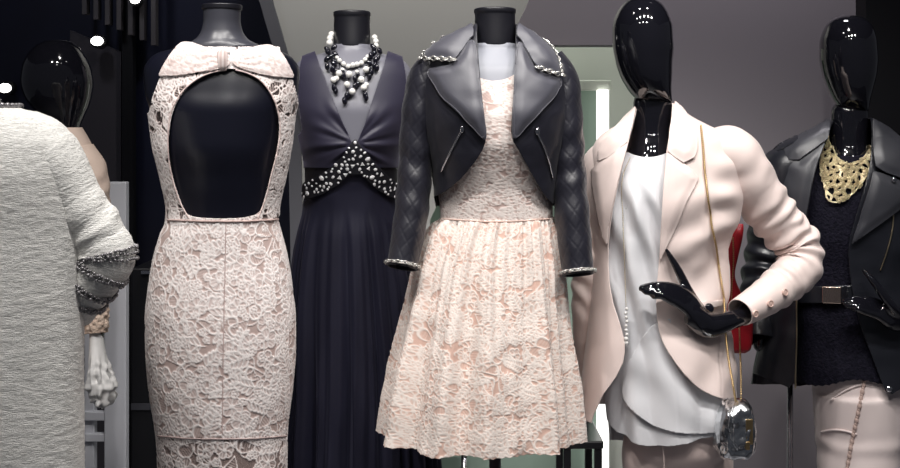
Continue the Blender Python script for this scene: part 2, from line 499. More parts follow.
def tweed():
    m = mat('cream_tweed', (.76, .75, .72), .85, spec=.2); nt = m.node_tree; b = nt.nodes['Principled BSDF']
    tc = nt.nodes.new('ShaderNodeTexCoord'); mp = nt.nodes.new('ShaderNodeMapping'); mp.inputs['Scale'].default_value = (110, 110, 430)
    nt.links.new(tc.outputs['Object'], mp.inputs['Vector'])
    n = nt.nodes.new('ShaderNodeTexNoise'); n.inputs['Scale'].default_value = 1.0; n.inputs['Detail'].default_value = 5; n.inputs['Roughness'].default_value = .65
    nt.links.new(mp.outputs['Vector'], n.inputs['Vector'])
    r = nt.nodes.new('ShaderNodeValToRGB'); e = r.color_ramp.elements
    e[0].position = .34; e[0].color = (.66, .65, .62, 1); e[1].position = .56; e[1].color = (.86, .85, .82, 1)
    nt.links.new(n.outputs['Fac'], r.inputs['Fac']); nt.links.new(r.outputs['Color'], b.inputs['Base Color'])
    bp = nt.nodes.new('ShaderNodeBump'); bp.inputs['Strength'].default_value = .9; bp.inputs['Distance'].default_value = .0035
    nt.links.new(n.outputs['Fac'], bp.inputs['Height']); nt.links.new(bp.outputs['Normal'], b.inputs['Normal'])
    return m
M_TWEED = tweed()
L_BACK = lace_mat('lace_back_dress', (.50, .37, .345), (.64, .53, .505), (.87, .80, .78))
L_BACKS = lace_mat('lace_sheer', (.50, .38, .35), (.66, .555, .53), (.88, .82, .80), True)
L_FRONT = lace_mat('lace_peach_dress', (.66, .445, .37), (.72, .55, .48), (.83, .745, .69))
L_FRONTS = lace_mat('lace_bodice', (.50, .365, .33), (.62, .49, .45), (.82, .74, .70))

# ------------------------------------------------------------------ the window: walls, floor, lamp reflections
M_FLOOR = mat('grey_floor', (.20, .20, .22), .4)
M_DARK = mat('dark_navy_wall', (.010, .012, .032), .35, var=(1.2, (.006, .006, .014)))
M_DARKPANEL = mat('dark_brown_panel', (.042, .038, .046), .4)
M_GREY = mat('grey_wall', (.24, .22, .24), .75, bump=(300, .05, .001))
M_LIGHTGREY = mat('light_grey_wall', (.42, .42, .40), .75, bump=(300, .05, .001))
M_PALE = mat('pale_wall', (.66, .67, .62), .8)
M_GREEN = mat('green_door', (.28, .37, .31), .6)
M_BLACKPANEL = mat('black_column', (.004, .004, .006), .6, spec=.2)
M_REFLECTION = mat('reflection_glow', (1, 1, 1), .4, emit=((1.0, .97, .92), 9))
M_JAMB_GLOW = mat('lit_jamb_glow', (1, 1, 1), .4, emit=((1.0, 1.0, .95), 1.4))

def slab(name, pts_px, D, t, m, kind=True):
    """an upright panel with its outline at distance D and thickness t behind it"""
    v = [W(x, y, D) for x, y in pts_px]; n = len(v)
    V = v + [p + np.array([0, t, 0]) for p in v]
    F = [list(range(n))[::-1], list(range(n, 2 * n))] + [[i, (i + 1) % n, (i + 1) % n + n, i + n] for i in range(n)]
    me = mesh_from(V, F, smooth=False)
    bm = bmesh.new(); bm.from_mesh(me); bmesh.ops.recalc_face_normals(bm, faces=bm.faces); bm.to_mesh(me); bm.free()
    return struct(name, me, m) if kind else me

def zpx(z, D): return HY + (CZ - z) * FOC / D

struct('floor', MB().box((-4.5, 1.2, -.1), (4.5, 9, 0)).mesh(False), M_FLOOR)
Dl = 5.2
slab('wall_left', [(-420, -330), (300, -330), (300, zpx(0, Dl)), (-420, zpx(0, Dl))], Dl, .1, M_DARK)
Dc = 4.75
slab('wall_back', [(262, -330), (700, -330), (560, -50), (515, 40), (430, 220), (430, zpx(0, Dc)), (310, zpx(0, Dc)), (300, 120), (287, 54), (271, 0)], Dc, .08, M_LIGHTGREY)
slab('trim_1', [(252, -60), (262, -60), (272, 0), (288, 55), (300, 120), (310, zpx(0, Dc)), (296, zpx(0, Dc)), (288, 130), (276, 58), (259, 0)], Dc - .03, .03, mat('grey_edge', (.10, .10, .115), .6))
Dr = 4.4
slab('wall_right', [(679, -330), (1010, -330), (1010, zpx(0, Dr)), (640, zpx(0, Dr)), (640, 45), (509, 45)], Dr, .12, M_GREY)
Df = 5.45
slab('wall_far', [(390, -140), (800, -140), (800, zpx(0, Df)), (390, zpx(0, Df))], Df, .1, M_PALE)
slab('wall_side', [(800, -160), (804, -160), (804, zpx(0, Dr)), (800, zpx(0, Dr))], Dr + .12, 1.0, M_PALE)
# door with its white frame in the room behind, one jamb glowing
Dd = 5.2
def strip_px(x0, x1, y0, y1, D, t): 
    a, b = W(x0, y1, D), W(x1, y0, D); return (a[0], D, a[2]), (b[0], D + t, b[2])
struct('door_1', MB().box(*strip_px(425, 601, 90, zpx(0, Dd + .1), Dd + .1, .05)).mesh(False), M_GREEN)
fr = MB(); fr.box(*strip_px(415, 611, 80, 90, Dd, .12)); fr.box(*strip_px(415, 425, 90, zpx(0, Dd), Dd, .12))
struct('trim_2', fr.mesh(False), mat('white_frame', (.80, .82, .74), .5), .004)
struct('trim_3', MB().box(*strip_px(598, 609, 90, zpx(.05, Dd), Dd - .02, .06)).mesh(False), M_JAMB_GLOW)  # door jamb; the light falling on it is put in as emission
# dark uprights and slats on the left
slab('trim_4', [(122, -200), (133, -200), (133, zpx(0, 5.1)), (122, zpx(0, 5.1))], 5.1, .05, M_BLACKPANEL)
slab('wall_panel_left', [(70, 30), (121, 52), (121, zpx(0, 5.14)), (70, zpx(0, 5.14))], 5.14, .04, M_DARKPANEL)
M_SLAT = mat('dark_slat', (.060, .054, .060), .5)
sl = MB()
for i in range(7):
    x = 82 + i * 11.5
    sl.box(*strip_px(x, x + 4.5, -160, 14 + 5.2 * i, 5.05, .05))
o = obj('slatted_screen', sl.mesh(False), M_SLAT); tag(o, 'dark slatted screen hung high on the dark wall above the left mannequins', 'screen')
slab('wall_panel_right', [(866, -330), (990, -330), (990, zpx(0, 3.95)), (866, zpx(0, 3.95))], 3.95, .1, M_BLACKPANEL)
# ceiling
struct('ceiling', MB().box((-4.5, 1.2, 3.25), (4.5, 9, 3.35)).mesh(False), mat('dark_ceiling', (.05, .05, .055), .8))

def reflection_disc(px, py, D, rp, label):  # glowing disc standing in for a lamp reflected in dark glass
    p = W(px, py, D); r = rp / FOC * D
    t = thing('lamp_reflection', label, 'light', p, 'small lamp reflections in the dark wall')
    h = MB(); h.bar(p + [0, .012, 0], p + [0, .06, 0], r * 1.15, 24); obj('backing', h.mesh(), M_BLACKTABLE, t)
    b = MB(); b.ball(p, r, (1, .35, .74), 14); obj('glow_spot', b.mesh(), M_REFLECTION, t)
reflection_disc(97, 41, 5.02, 6.2, 'small round lamp reflection in the dark wall right of the black head on the left')
reflection_disc(5, 88, 5.1, 6.2, 'small round lamp reflection in the dark wall above the cream coat collar')
reflection_disc(135, 0, 5.0, 5, 'small lamp reflection at the very top of the dark wall above the post')

# white display rack behind the cream coat, dark cabinet beside it
Dk = 4.0
t = thing('display_rack', 'white painted display rack standing behind the cream coat sleeve', 'rack', W(108, zpx(0, Dk), Dk))
for x0, x1, dd in ((104, 126, 0), (84, 94, .02)):
    obj('post', MB().box(*strip_px(x0, x1, 182 if x0 > 100 else 330, zpx(0, Dk), Dk + dd, .04)).mesh(False), M_WHITE, t, bevel=.004)
for y0, y1 in ((412, 421), (434, 442), (520, 530)):
    obj('rail', MB().box(*strip_px(60, 110, y0, y1, Dk + .005, .03)).mesh(False), M_WHITE, t, bevel=.003)
Dk2 = 4.7
t = thing('cabinet', 'low black cabinet with a thin silver handle between rack and lace dress', 'cabinet', W(150, zpx(0, Dk2), Dk2))
obj('body', MB().box(*strip_px(131, 215, 268, zpx(0, Dk2), Dk2, .4)).mesh(False), M_BLACKTABLE, t, bevel=.006)
obj('handle', MB().box(*strip_px(141, 153, 271, 274, Dk2 - .02, .02)).mesh(False), M_CHROME, t)
obj('shelf', MB().box(*strip_px(131, 215, 404, 410, Dk2 - .01, .02)).mesh(False), mat('shelf_edge', (.05, .05, .06), .4), t)

# black chair and chrome table in the room behind the pink jacket
Dh = 4.75
t = thing('chair', 'black chair seen below the blush blazer against the green door', 'chair', W(580, zpx(0, Dh), Dh))
a, b = W(562, 448, Dh), W(603, 440, Dh)
obj('seat', MB().box((a[0], Dh - .02, a[2]), (b[0], Dh + .36, b[2])).mesh(False), M_BLACKTABLE, t, bevel=.006)
for x, dy in ((567, 0), (598, 0), (567, .33), (598, .33)):
    p = W(x, 447, Dh); obj('leg', MB().box((p[0] - .014, Dh + dy - .012, 0), (p[0] + .014, Dh + dy + .014, p[2])).mesh(False), M_BLACKTABLE, t)
for x in (584, 595):
    p = W(x, 441, Dh); q = W(x, 404, Dh); obj('back_post', MB().box((p[0] - .012, Dh + .32, p[2]), (p[0] + .012, Dh + .35, q[2] + .1)).mesh(False), M_BLACKTABLE, t)
a, b = W(580, 413, Dh), W(600, 402, Dh)
obj('backrest', MB().box((a[0], Dh + .31, a[2]), (b[0], Dh + .36, b[2] + .02)).mesh(False), M_BLACKTABLE, t, bevel=.005)
Dh = 4.9
t = thing('side_table', 'side table with chrome legs just under the hem of the knee-length lace dress', 'table', W(450, zpx(0, Dh), Dh))
a, b = W(425, 449, Dh), W(476, 443, Dh)
obj('table_top', MB().box((a[0], Dh - .08, a[2]), (b[0], Dh + .22, b[2])).mesh(False), M_BLACKTABLE, t, bevel=.005)
for x in (437, 464):
    for dy in (-.06, .18):
        p = W(x, 449, Dh); obj('leg', MB().bar((p[0], Dh + dy, 0), (p[0], Dh + dy, p[2]), .011).mesh(), M_CHROME, t)

# ------------------------------------------------------------------ headless dress forms
FR = [(.000, .050, .050, .050), (.010, .052, .052, .052), (.020, .072, .058, .060), (.030, .106, .066, .068), (.042, .140, .076, .078), (.058, .155, .088, .086), (.082, .165, .098, .094),
      (.13, .162, .112, .102), (.18, .148, .124, .102), (.25, .134, .124, .094), (.34, .122, .102, .082), (.43, .113, .086, .076), (.52, .130, .092, .090), (.64, .150, .098, .108), (.72, .154, .100, .110), (.80, .145, .095, .100)]
def dress_form(D, cx, ycap0, ycap1, m, label, flip=False, neck=1.0, kx=1.0, capm=None):
    s = FOC / D; base = W(cx, ycap1, D)
    t = thing('dress_form', label, 'mannequin', (base[0], D, 0))
    rows = []
    for dz, r, df, db in FR:
        if flip: df, db = db, df
        r *= 1 + (kx - 1) * float(sm(.015, .05, dz))
        rows.append((ycap1 + dz * s, cx - r * s, cx + r * s, df, db))
    rows.append((rows[-1][0] + 6, cx - .10 * s, cx + .10 * s, .06, .06)); rows.append((rows[-1][0] + 1, cx - 2, cx + 2, .004, .004))
    L = Loft(D, rows, 96, 130); lofted('torso', L, m, t, caps=True)
    rn = .048 * s * neck
    if capm is not None:
        cap = Loft(D, [(ycap0, cx - 1, cx + 1, .002, .002), (ycap0 + .4, cx - 17, cx + 17, .042, .042), (ycap0 + 1.5, cx - 20, cx + 20, .048, .048), (ycap0 + 5.5, cx - 20, cx + 20, .048, .048), (ycap0 + 6.5, cx - 17, cx + 17, .042, .042)], 64, 30, 2)
        lofted('neck_cap', cap, M_CAP, t)
        nl = Loft(D, [(ycap0 + 5.5, cx - 18.5, cx + 18.5, .046, .046), (ycap0 + 16, cx - 18.3, cx + 18.3, .046, .046), (ycap0 + 27, cx - 20.5, cx + 20.5, .049, .049), (ycap0 + 35, cx - 26, cx + 26, .056, .056), (ycap0 + 41, cx - 37, cx + 37, .063, .064), (ycap0 + 48, cx - 48, cx + 48, .066, .07)], 64, 50, 2)
        lofted('neck', nl, capm, t)
    NL = Loft(D, [(ycap0, cx - 1, cx + 1, .002, .002), (ycap0 + .3, cx - rn * .9, cx + rn * .9, .048 * neck * .9, .048 * neck * .9), (ycap0 + 1.5, cx - rn * 1.04, cx + rn * 1.04, .05 * neck, .05 * neck), (ycap0 + 5, cx - rn * 1.04, cx + rn * 1.04, .05 * neck, .05 * neck), (ycap0 + 6, cx - rn, cx + rn, .048 * neck, .048 * neck),
                  (ycap1 + 1.5, cx - rn * 1.03, cx + rn * 1.03, .052, .052), (ycap1 + 3, cx - rn * .8, cx + rn * .8, .04, .04)], 64, 50, 2)
    if capm is None: lofted('neck_cap', NL, M_CAP, t)
    zb = CZ - (rows[-1][0] - HY) / s
    obj('pole', MB().bar((base[0], D, .02), (base[0], D, zb + .05), .014).mesh(), M_STEEL, t)
    bl = MB(); bl.bar((base[0], D, 0), (base[0], D, .018), .17, 40); obj('base', bl.mesh(), M_STEEL, t)
    return L

# ===== form in the backless lace dress (we see its back)
D2, c2 = 2.95, 222
F2L = dress_form(D2, c2, 4, 36, M_FORM_DARK, 'dark headless dress form wearing the backless pink lace dress', flip=False, neck=.98, kx=1.1, capm=M_NECK)
H1 = lace_canvas(1.3, 1.5, 11, .042)
rows2 = [(39, 188, 256, .064, .064), (42, 180, 265, .070, .072), (46, 170, 275, .080, .082), (53, 154, 290, .094, .090), (64, 144, 300, .104, .100), (90, 143, 301, .118, .109), (113, 149, 296, .130, .110),
         (145, 154, 291.5, .129, .104), (180, 162, 285, .110, .090), (212, 167, 279, .094, .082), (222, 166, 278.5, .094, .083), (234, 161, 281, .097, .087), (258, 154, 287, .100, .096), (284, 150, 292, .106, .108), (320, 146.5, 295.5, .112, .120), (350, 147, 295.5, .113, .120),
         (384, 149, 293, .113, .116), (424, 155.5, 288, .110, .110), (440, 157.5, 287, .108, .108), (520, 160, 286, .105, .105), (590, 158, 287, .108, .108)]
L2 = Loft(D2, rows2, 520, 620)
t2 = thing('lace_dress', 'fitted blush lace dress with open back and bow knot, on headless form', 'dress', W(c2, 590, D2))
x, y = L2.px(); fr = L2.front > -.05
lc = sample(H1, L2.U + .62, L2.V + .03)
OPEN2 = chaikin([(232, 68), (214, 71), (199, 78), (183, 91), (172, 110), (168, 136), (169, 160), (174, 184), (182, 206), (189, 218.5), (258, 218.5), (265, 200), (271, 176), (277, 152), (280, 128), (277, 108), (270, 92), (260, 80), (247, 72)], 2)
cutL = chaikin([(130, 20), (168, 30), (178, 46), (168, 62), (157, 84), (150, 104), (149, 116), (100, 130)], 2)
cutR = chaikin([(330, 20), (292, 30), (277, 47), (286, 62), (293, 78), (298.5, 100), (298.5, 112), (340, 130)], 2)
necktop = np.where(fr, y - (47 + 0 * x), y - 62)
f2 = np.where(fr, -sdf(OPEN2, x, y), 1e3)
f2 = np.minimum(f2, np.minimum(-sdf(cutL, x, y), -sdf(cutR, x, y))); f2 = np.minimum(f2, necktop)
scallop = 586 - 3 * np.abs(np.sin(L2.th * 22)); f2 = np.minimum(f2, scallop - y)
L2.disp(.0024 * (lc - .4) + .0016 * noise(L2.U * 9, L2.V * 9, 0, 3))
sheer = sm(222, 216, y) + .72 * sm(436, 438.5, y) * (y > 300)
bod = np.where(y < 219.5, 1, -1) * 1.0
lofted('bodice', L2, L_BACKS, t2, np.minimum(f2, 220 - y), {'lace': lc, 'sheer': sheer}, .0015)
sk = lofted('skirt', L2, L_BACKS, t2, np.minimum(f2, y - 219.5), {'lace': lc, 'sheer': sheer}, .0015)
b2 = L2.bvh()
# lining under the skirt, ending higher than the lace
LN = Loft(D2, [(r[0], r[1] + 1.2, r[2] - 1.2, r[3] - .004, r[4] - .004) for r in rows2], 120, 200)
xx_, yy_ = LN.px()
lofted('lining', LN, mat('pink_lining', (.60, .44, .40), .6), sk, np.minimum(yy_ - 222, 437 - yy_), None, .001)
# waist seam, hem edge of the lining and centre zip
obj('waistband', line_tube(polyline_on(b2, [(168, 220), (195, 221), (222, 221.5), (250, 221), (278, 219.5)], .001, 40, D2), .0022), L_BACK, t2)
obj('zip', line_tube(polyline_on(b2, [(226, 222), (224.5, 290), (223, 370), (222.5, 434)], .0006, 60, D2), .0011), mat('pink_zip', (.55, .42, .40), .4), t2)
obj('hem_edge', line_tube(polyline_on(b2, [(158, 436), (190, 438.5), (222, 439), (255, 438.5), (286, 436)], .001, 40, D2), .0018), mat('hem_thread', (.34, .26, .25), .6), t2)
# gathered yoke with its knot
def yoke(pts, cxk, sgn):
    def off(X, Y, f):
        r = np.abs(X - cxk); a = np.arctan2(Y - 61, r + 4)
        return .0035 + .0012 * sm(0, 4, f) + .0011 * np.sin(a * 26 + noise(X * .08, Y * .08) * 2) * sm(60, 8, r)
    me = patch(b2, pts, off, 1.2, D2, 1); return me
ym = []
LYOKE = [(180, 44), (188, 43), (200, 46), (214, 51), (228, 56), (231, 62), (228, 68), (212, 71), (196, 73), (180, 76), (164, 76), (160, 77), (160.5, 73), (168, 59)]
RYOKE = [(233, 57), (246, 51), (258, 47), (269, 46), (276, 49), (284, 58), (291, 72), (293, 77), (290, 78), (272, 77), (254, 73), (238, 68), (231, 63)]
for poly in (LYOKE, RYOKE):
    me = yoke(poly, 231, 1)
    V = np.array([v.co[:] for v in me.vertices]); px_, py_ = proj(V)
    at = me.attributes.new('lace', 'FLOAT', 'POINT'); at.data.foreach_set('value', (.22 + .5 * sample(H1, V[:, 0] + .8, V[:, 2])).astype(np.float32))
    obj('bow_panel', me, L_BACK, t2, .002, 1)
k = MB(); Pk = on(b2, 231, 62.5, .006, D2)
kk = Loft(D2, [(52, 228.5, 233.5, .006, .006), (55, 226.5, 235.5, .010, .008), (62, 226, 236, .013, .01), (69, 226.5, 235.5, .011, .008), (73, 229, 233, .005, .004)], 32, 24)
kk.P += np.array([0, Pk[1] - D2, 0]); kk.disp(.0012 * np.sin(kk.th * 7))
o = lofted('knot', kk, L_BACK, t2, attrs={'lace': np.full(kk.P.shape[:2], .45) + .2 * np.sin(kk.th * 7)}, caps=True)
edge = [(189, 218), (182, 206), (174, 184), (169, 160), (168, 136), (172, 110), (183, 91), (199, 78), (214, 72), (226, 70)]
edge2 = [(258, 218), (265, 200), (271, 176), (277, 152), (280, 128), (277, 108), (270, 92), (260, 80), (247, 73), (236, 70)]
for e in (edge, edge2):
    obj('piping', line_tube(polyline_on(b2, e, .0005, 60, D2), .0018), mat('blush_piping', (.72, .58, .55), .6), t2)

# ===== form in the navy gown
D3, c3 = 3.3, 352
F3L = dress_form(D3, c3, 11, 45, M_FORM_MID, 'headless dress form wearing the long navy gown and bead necklace', neck=.98, kx=.97)
rows3 = [(46, 332, 372, .058, .058), (49, 322, 382, .066, .068), (53, 310, 394, .074, .076), (58, 299, 405, .087, .085), (66, 291, 413, .100, .096), (78, 287, 417, .110, .104), (100, 288, 416, .126, .110), (116, 293, 411, .136, .110),
         (140, 299, 405, .137, .100), (165, 304, 399, .118, .092), (192, 304, 398, .098, .086), (208, 303, 399, .096, .084), (234, 297, 406, .104, .094), (300, 289, 418, .118, .120), (400, 285, 430, .135, .14), (520, 279, 440, .16, .17), (716, 266, 456, .20, .20)]
L3 = Loft(D3, rows3, 420, 460)
x, y = L3.px(); fr = L3.front > 0
VN = [(311, 20), (313, 46), (320, 66), (334, 102), (346, 130), (352, 143), (357, 143), (364, 126), (374, 96), (384, 66), (389, 46), (391, 20)]
ARL = chaikin([(262, 30), (300, 44), (303, 52), (299, 70), (297.5, 95), (300, 118), (303, 136), (260, 150)], 2)
ARR = chaikin([(442, 30), (404, 44), (401, 52), (406, 70), (407, 95), (405, 118), (402, 136), (446, 150)], 2)
cut3 = np.minimum(-sdf(ARL, x, y), -sdf(ARR, x, y))
top3 = np.where(fr, -sdf(VN, x, y), y - 62)
ang = np.arctan2(y - 143, x - 355); rad = np.hypot(x - 355, y - 143)
ruche = (.0026 * np.sin(ang * 11 + 2.0 * noise(x * .05, y * .05)) + .0010 * np.sin(ang * 23 + 1)) * sm(4, 12, rad) * sm(60, 22, rad) * sm(170, 158, y) * fr
pl = sm(205, 250, y)
thw = L3.th + .10 * noise(L3.th * 2, L3.V * 1.5, 0, 5)
pleat = pl * (.0035 + .011 * sm(205, 520, y)) * (np.sin(thw * 15) + .6 * np.sin(thw * 26 + 1.0) + .45 * np.sin(thw * 41 + 2))
L3.disp(ruche + pleat + .0015 * noise(L3.U * 14, L3.V * 14, 0, 9))
t3 = thing('evening_gown', 'long navy V-neck gown with jewelled band, between the two lace dresses', 'dress', W(c3, 716, D3))
lofted('bodice', L3, M_NAVYTOP, t3, np.minimum(np.minimum(cut3, top3), 168 - y), None, .0016)
L3s = Loft(D3, [(r[0], r[1] + 1, r[2] - 1, r[3] - .004, r[4] - .004) for r in rows3], 120, 200)
xs_, ys_ = L3s.px(); lofted('sash', L3s, M_SASH, t3, np.minimum(ys_ - 164, 206 - ys_), None, .001)
# skirt starts under the inverted-V band
yw = 200 - 46 * sm(0, 1, 1 - np.abs(x - 355) / 52); yw = np.where(fr, yw, 196)
lofted('skirt', L3, M_NAVY, t3, np.minimum(y - yw, 714 - y), None, .0016)
b3 = Loft(D3, rows3, 160, 200).bvh()
BAND = [(355, 138), (362, 147), (382, 172), (397, 185), (396, 202), (375, 189), (356, 168), (332, 190), (305, 202), (302, 184), (322, 175), (341, 158), (348, 147)]
band = obj('jewelled_band', patch(b3, BAND, .006, 1.5, D3, 1), mat('band_net', (.010, .010, .016), .6), t3, .002, 1)
gm = {}
def gem_mesh(kind):
    if kind in gm: return gm[kind]
    bm = bmesh.new()
    if kind == 'round': bmesh.ops.create_uvsphere(bm, u_segments=10, v_segments=6, radius=1)
    elif kind == 'tri': bmesh.ops.create_cone(bm, segments=3, radius1=1.25, radius2=.6, depth=.9, cap_ends=True)
    else: bmesh.ops.create_icosphere(bm, subdivisions=1, radius=1)
    me = bpy.data.meshes.new('gem'); bm.to_mesh(me); bm.free(); me.materials.append(M_GEM); gm[kind] = me; return me
pts = []; tries = 0
r3 = np.random.default_rng(5)
while len(pts) < 78 and tries < 9000:
    tries += 1
    gx, gy = r3.uniform(303, 396), r3.uniform(140, 202); R = r3.choice([1.3, 1.7, 2.2, 3.1], p=[.28, .25, .2, .27])
    if sdf(BAND, np.array([gx]), np.array([gy]))[0] < R * .7: continue
    if any(math.hypot(gx - a, gy - b) < (R + c) * .98 for a, b, c in pts): continue
    pts.append((gx, gy, R))
for gx, gy, R in pts:
    p, n = hit(b3, gx, gy, D3); p = p + n * .008
    o = bpy.data.objects.new('gem', gem_mesh('tri' if R > 2.5 and r3.random() < .6 else ('ico' if R > 1.7 else 'round'))); C.objects.link(o); o.parent = band
    q = Vector(tuple(n)).to_track_quat('Z', 'Y').to_matrix() @ Matrix.Rotation(r3.uniform(0, 6.28), 3, 'Z')
    s = R / FOC * D3
    o.matrix_basis = Matrix.Translation(Vector(tuple(p))) @ q.to_4x4() @ Matrix.Diagonal((s, s * r3.uniform(.7, 1), s * .6, 1))
# necklace
nk = thing('bead_necklace', 'necklace of white pearls and black beads on the navy gown form', 'necklace', W(352, 70, D3 - .12))
bform = F3L.bvh()
pearl_me = MB().ball((0, 0, 0), 1, n=12).mesh(); pearl_me.materials.append(M_PEARL)
jet_me = MB().ball((0, 0, 0), 1, (1, 1, 1.5), n=8).mesh(); jet_me.materials.append(M_JET)
def bead(me, name, px, py, R, k=1.0, tilt=0, extra=0):
    p, n = hit(bform, px, py, D3); s = R / FOC * D3
    p = p + n * (s * k + extra)
    o = bpy.data.objects.new(name, me); C.objects.link(o); o.parent = nk
    o.matrix_parent_inverse = Matrix.Translation(-nk.location)
    o.matrix_basis = Matrix.Translation(Vector(tuple(p))) @ Matrix.Rotation(tilt, 4, 'Y') @ Matrix.Diagonal((s, s, s, 1))
for q in [(340, 63, 2.4), (344, 66, 2.4), (348.5, 68, 2.4), (353, 67, 2.6), (357, 66.5, 2.6), (361.5, 65, 2.5), (365, 62, 2.3), (367, 59, 2.0), (337.5, 60, 2.0), (339.5, 75, 3.2), (334.5, 81.5, 3.2), (337, 80, 2.8), (349.5, 76, 3.4), (347.5, 86, 3.2),
          (352.5, 93, 3.3), (366, 71.5, 3.3), (361, 81, 3.2), (363.5, 89, 3.2), (366, 86, 2.6), (343, 71, 2.0), (357, 73, 2.0), ]:
    bead(pearl_me, 'pearl', *q, 1.1, extra=.003)
for a, c, R, dd in ((331.5, 34.5, 3.3, .01), (330, 38.5, 3.4, .0), (329.5, 43, 3.4, -.012), (374.5, 37.5, 3.0, .01), (375.8, 41.5, 3.1, .0), (376, 45.8, 2.9, -.012)):
    s = R / FOC * D3; o = bpy.data.objects.new('pearl', pearl_me); C.objects.link(o); o.parent = nk; o.matrix_parent_inverse = Matrix.Translation(-nk.location)
    o.matrix_basis = Matrix.Translation(Vector(tuple(W(a, c, D3 - .02 + dd)))) @ Matrix.Diagonal((s, s, s, 1))
for i in range(24):
    a = i / 23; cxq, cyq = (328 + 8 * (i % 4) / 3 + 2 * math.sin(i * 2.1) + 3 * a, 45 + 22 * a) if i < 12 else (0, 0)
    if i >= 12:
        a = (i - 12) / 11; cxq, cyq = 373 + 7 * math.sin(i * 1.9) * .6 + (2 - 3 * a), 51 + 23 * a
    else:
        a = i / 11; cxq, cyq = 331 + 4.5 * math.sin(i * 1.9) + 2 * a, 49 + 24 * a
    bead(jet_me, 'bead', cxq, cyq, 2.5, 1.2, r3.uniform(-1, 1), .004)
for q in [(335, 89, 2.6), (336.5, 92, 2.2), (344, 77, 2.3), (343, 73, 2), (355, 80, 2.3), (358, 76, 2), (347, 97, 2.4), (345, 102, 2.6), (349, 96, 2), (355, 87, 2.2), (365, 96, 2.6), (366, 99, 2.2), (369, 78, 2.2), (358, 85, 2)]:
    bead(jet_me, 'bead', *q, 1.0, r3.uniform(-.4, .4), .003)
cordp = [hit(bform, *q, D3) for q in spline(np.array([(331, 40), (333, 54), (339, 64), (348, 69), (357, 68), (366, 62), (372, 52), (375, 42)], float), 40)]
obj('cord', line_tube([p + n * .004 for p, n in cordp], .0012), M_JET, nk)
for cds in ([(340, 64), (338, 76), (335, 90)], [(349, 68), (348, 86), (345, 102)], [(366, 62), (366, 72), (362, 82), (365, 98)]):
    obj('cord', line_tube([p + n * .004 for p, n in [hit(bform, *q, D3) for q in spline(np.array(cds, float), 14)]], .0009), M_JET, nk)

# ===== form in the peach lace dress and cropped leather jacket
D4, c4 = 3.0, 495
F4L = dress_form(D4, c4, 8, 44, M_FORM_PALE, 'headless dress form wearing the knee-length lace dress and cropped leather jacket', neck=1.0)
H2 = lace_canvas(1.9, .75, 23, .030)
t4 = thing('lace_dress', 'knee-length peach lace dress with full gathered skirt under the cropped jacket', 'dress', W(c4, 440, D4))
rowsB = [(70, 428, 562, .096, .096), (80, 424, 566, .104, .102), (100, 420, 570, .120, .110), (118, 421, 569, .133, .110), (140, 425, 565, .135, .104), (165, 432, 558, .118, .094), (195, 439, 552, .099, .088), (218, 441, 552, .096, .086), (226, 440, 553, .097, .088)]
LB = Loft(D4, rowsB, 300, 240); x, y = LB.px(); frb = LB.front > 0
lcb = sample(H2, LB.U + .9, LB.V + .1)
LB.disp(.0018 * (lcb - .4) + .0006)
ft = np.where(frb, y - (81 - 9 * np.clip((np.abs(x - 494) / 24), 0, 2) ** 2), y - 74)
lofted('bodice', LB, L_FRONTS, t4, np.minimum(ft, 224 - y), {'lace': lcb}, .0015)
rowsS = [(217, 440, 553, .097, .088), (222, 437.5, 554, .104, .096), (234, 429, 557, .115, .105), (264, 417, 562, .135, .13), (300, 409, 565, .152, .15), (334, 401.5, 569, .17, .168), (380, 391, 575, .192, .19), (409, 386, 578, .204, .20), (442, 381, 581, .216, .21)]
LS = Loft(D4, rowsS, 720, 330, 2.1); x, y = LS.px()
lcs = sample(H2, LS.U + .9, LS.V + .31)
ga = sm(218, 226, y); gr = sm(222, 420, y)
thw = LS.th + .06 * noise(LS.th * 3, LS.V * 2, 0, 15)
fold = ga * (.0038 + .0105 * gr) * (np.sin(thw * 11 + .6) + .5 * np.sin(thw * 19 + 2) + .5 * noise(thw * 9, LS.V * .8, 0, 33)) + ga * (1 - gr) * .0022 * (np.sin(thw * 52) + np.sin(thw * 37 + 1))
LS.disp(fold + .0020 * (lcs - .4) + .002 * noise(LS.U * 22, LS.V * 22, 0, 8))
hem = 432 - 2.2 * np.abs(np.sin(LS.th * 30)) - 1.5 * noise(LS.th * 3, 0, 0, 4)
# hem measured along the cloth, not in the picture
zh = CZ - (434 - HY) / FOC * D4
hemz = (LS.P[..., 2] - zh) * 420 - .8 * np.abs(np.sin(LS.th * 40)) + 1.2 - 1.5 * noise(LS.th * 4, 0, 0, 2)
sk4 = lofted('skirt', LS, L_FRONT, t4, hemz, {'lace': lcs}, .0016)
wb = MB(); bB = LB.bvh()
obj('waist_seam', line_tube(polyline_on(LS.bvh(), [(444, 219), (470, 221), (495, 222), (522, 221), (549, 219)], .0005, 50, D4), .0018), mat('peach_seam', (.62, .44, .38), .6), t4)

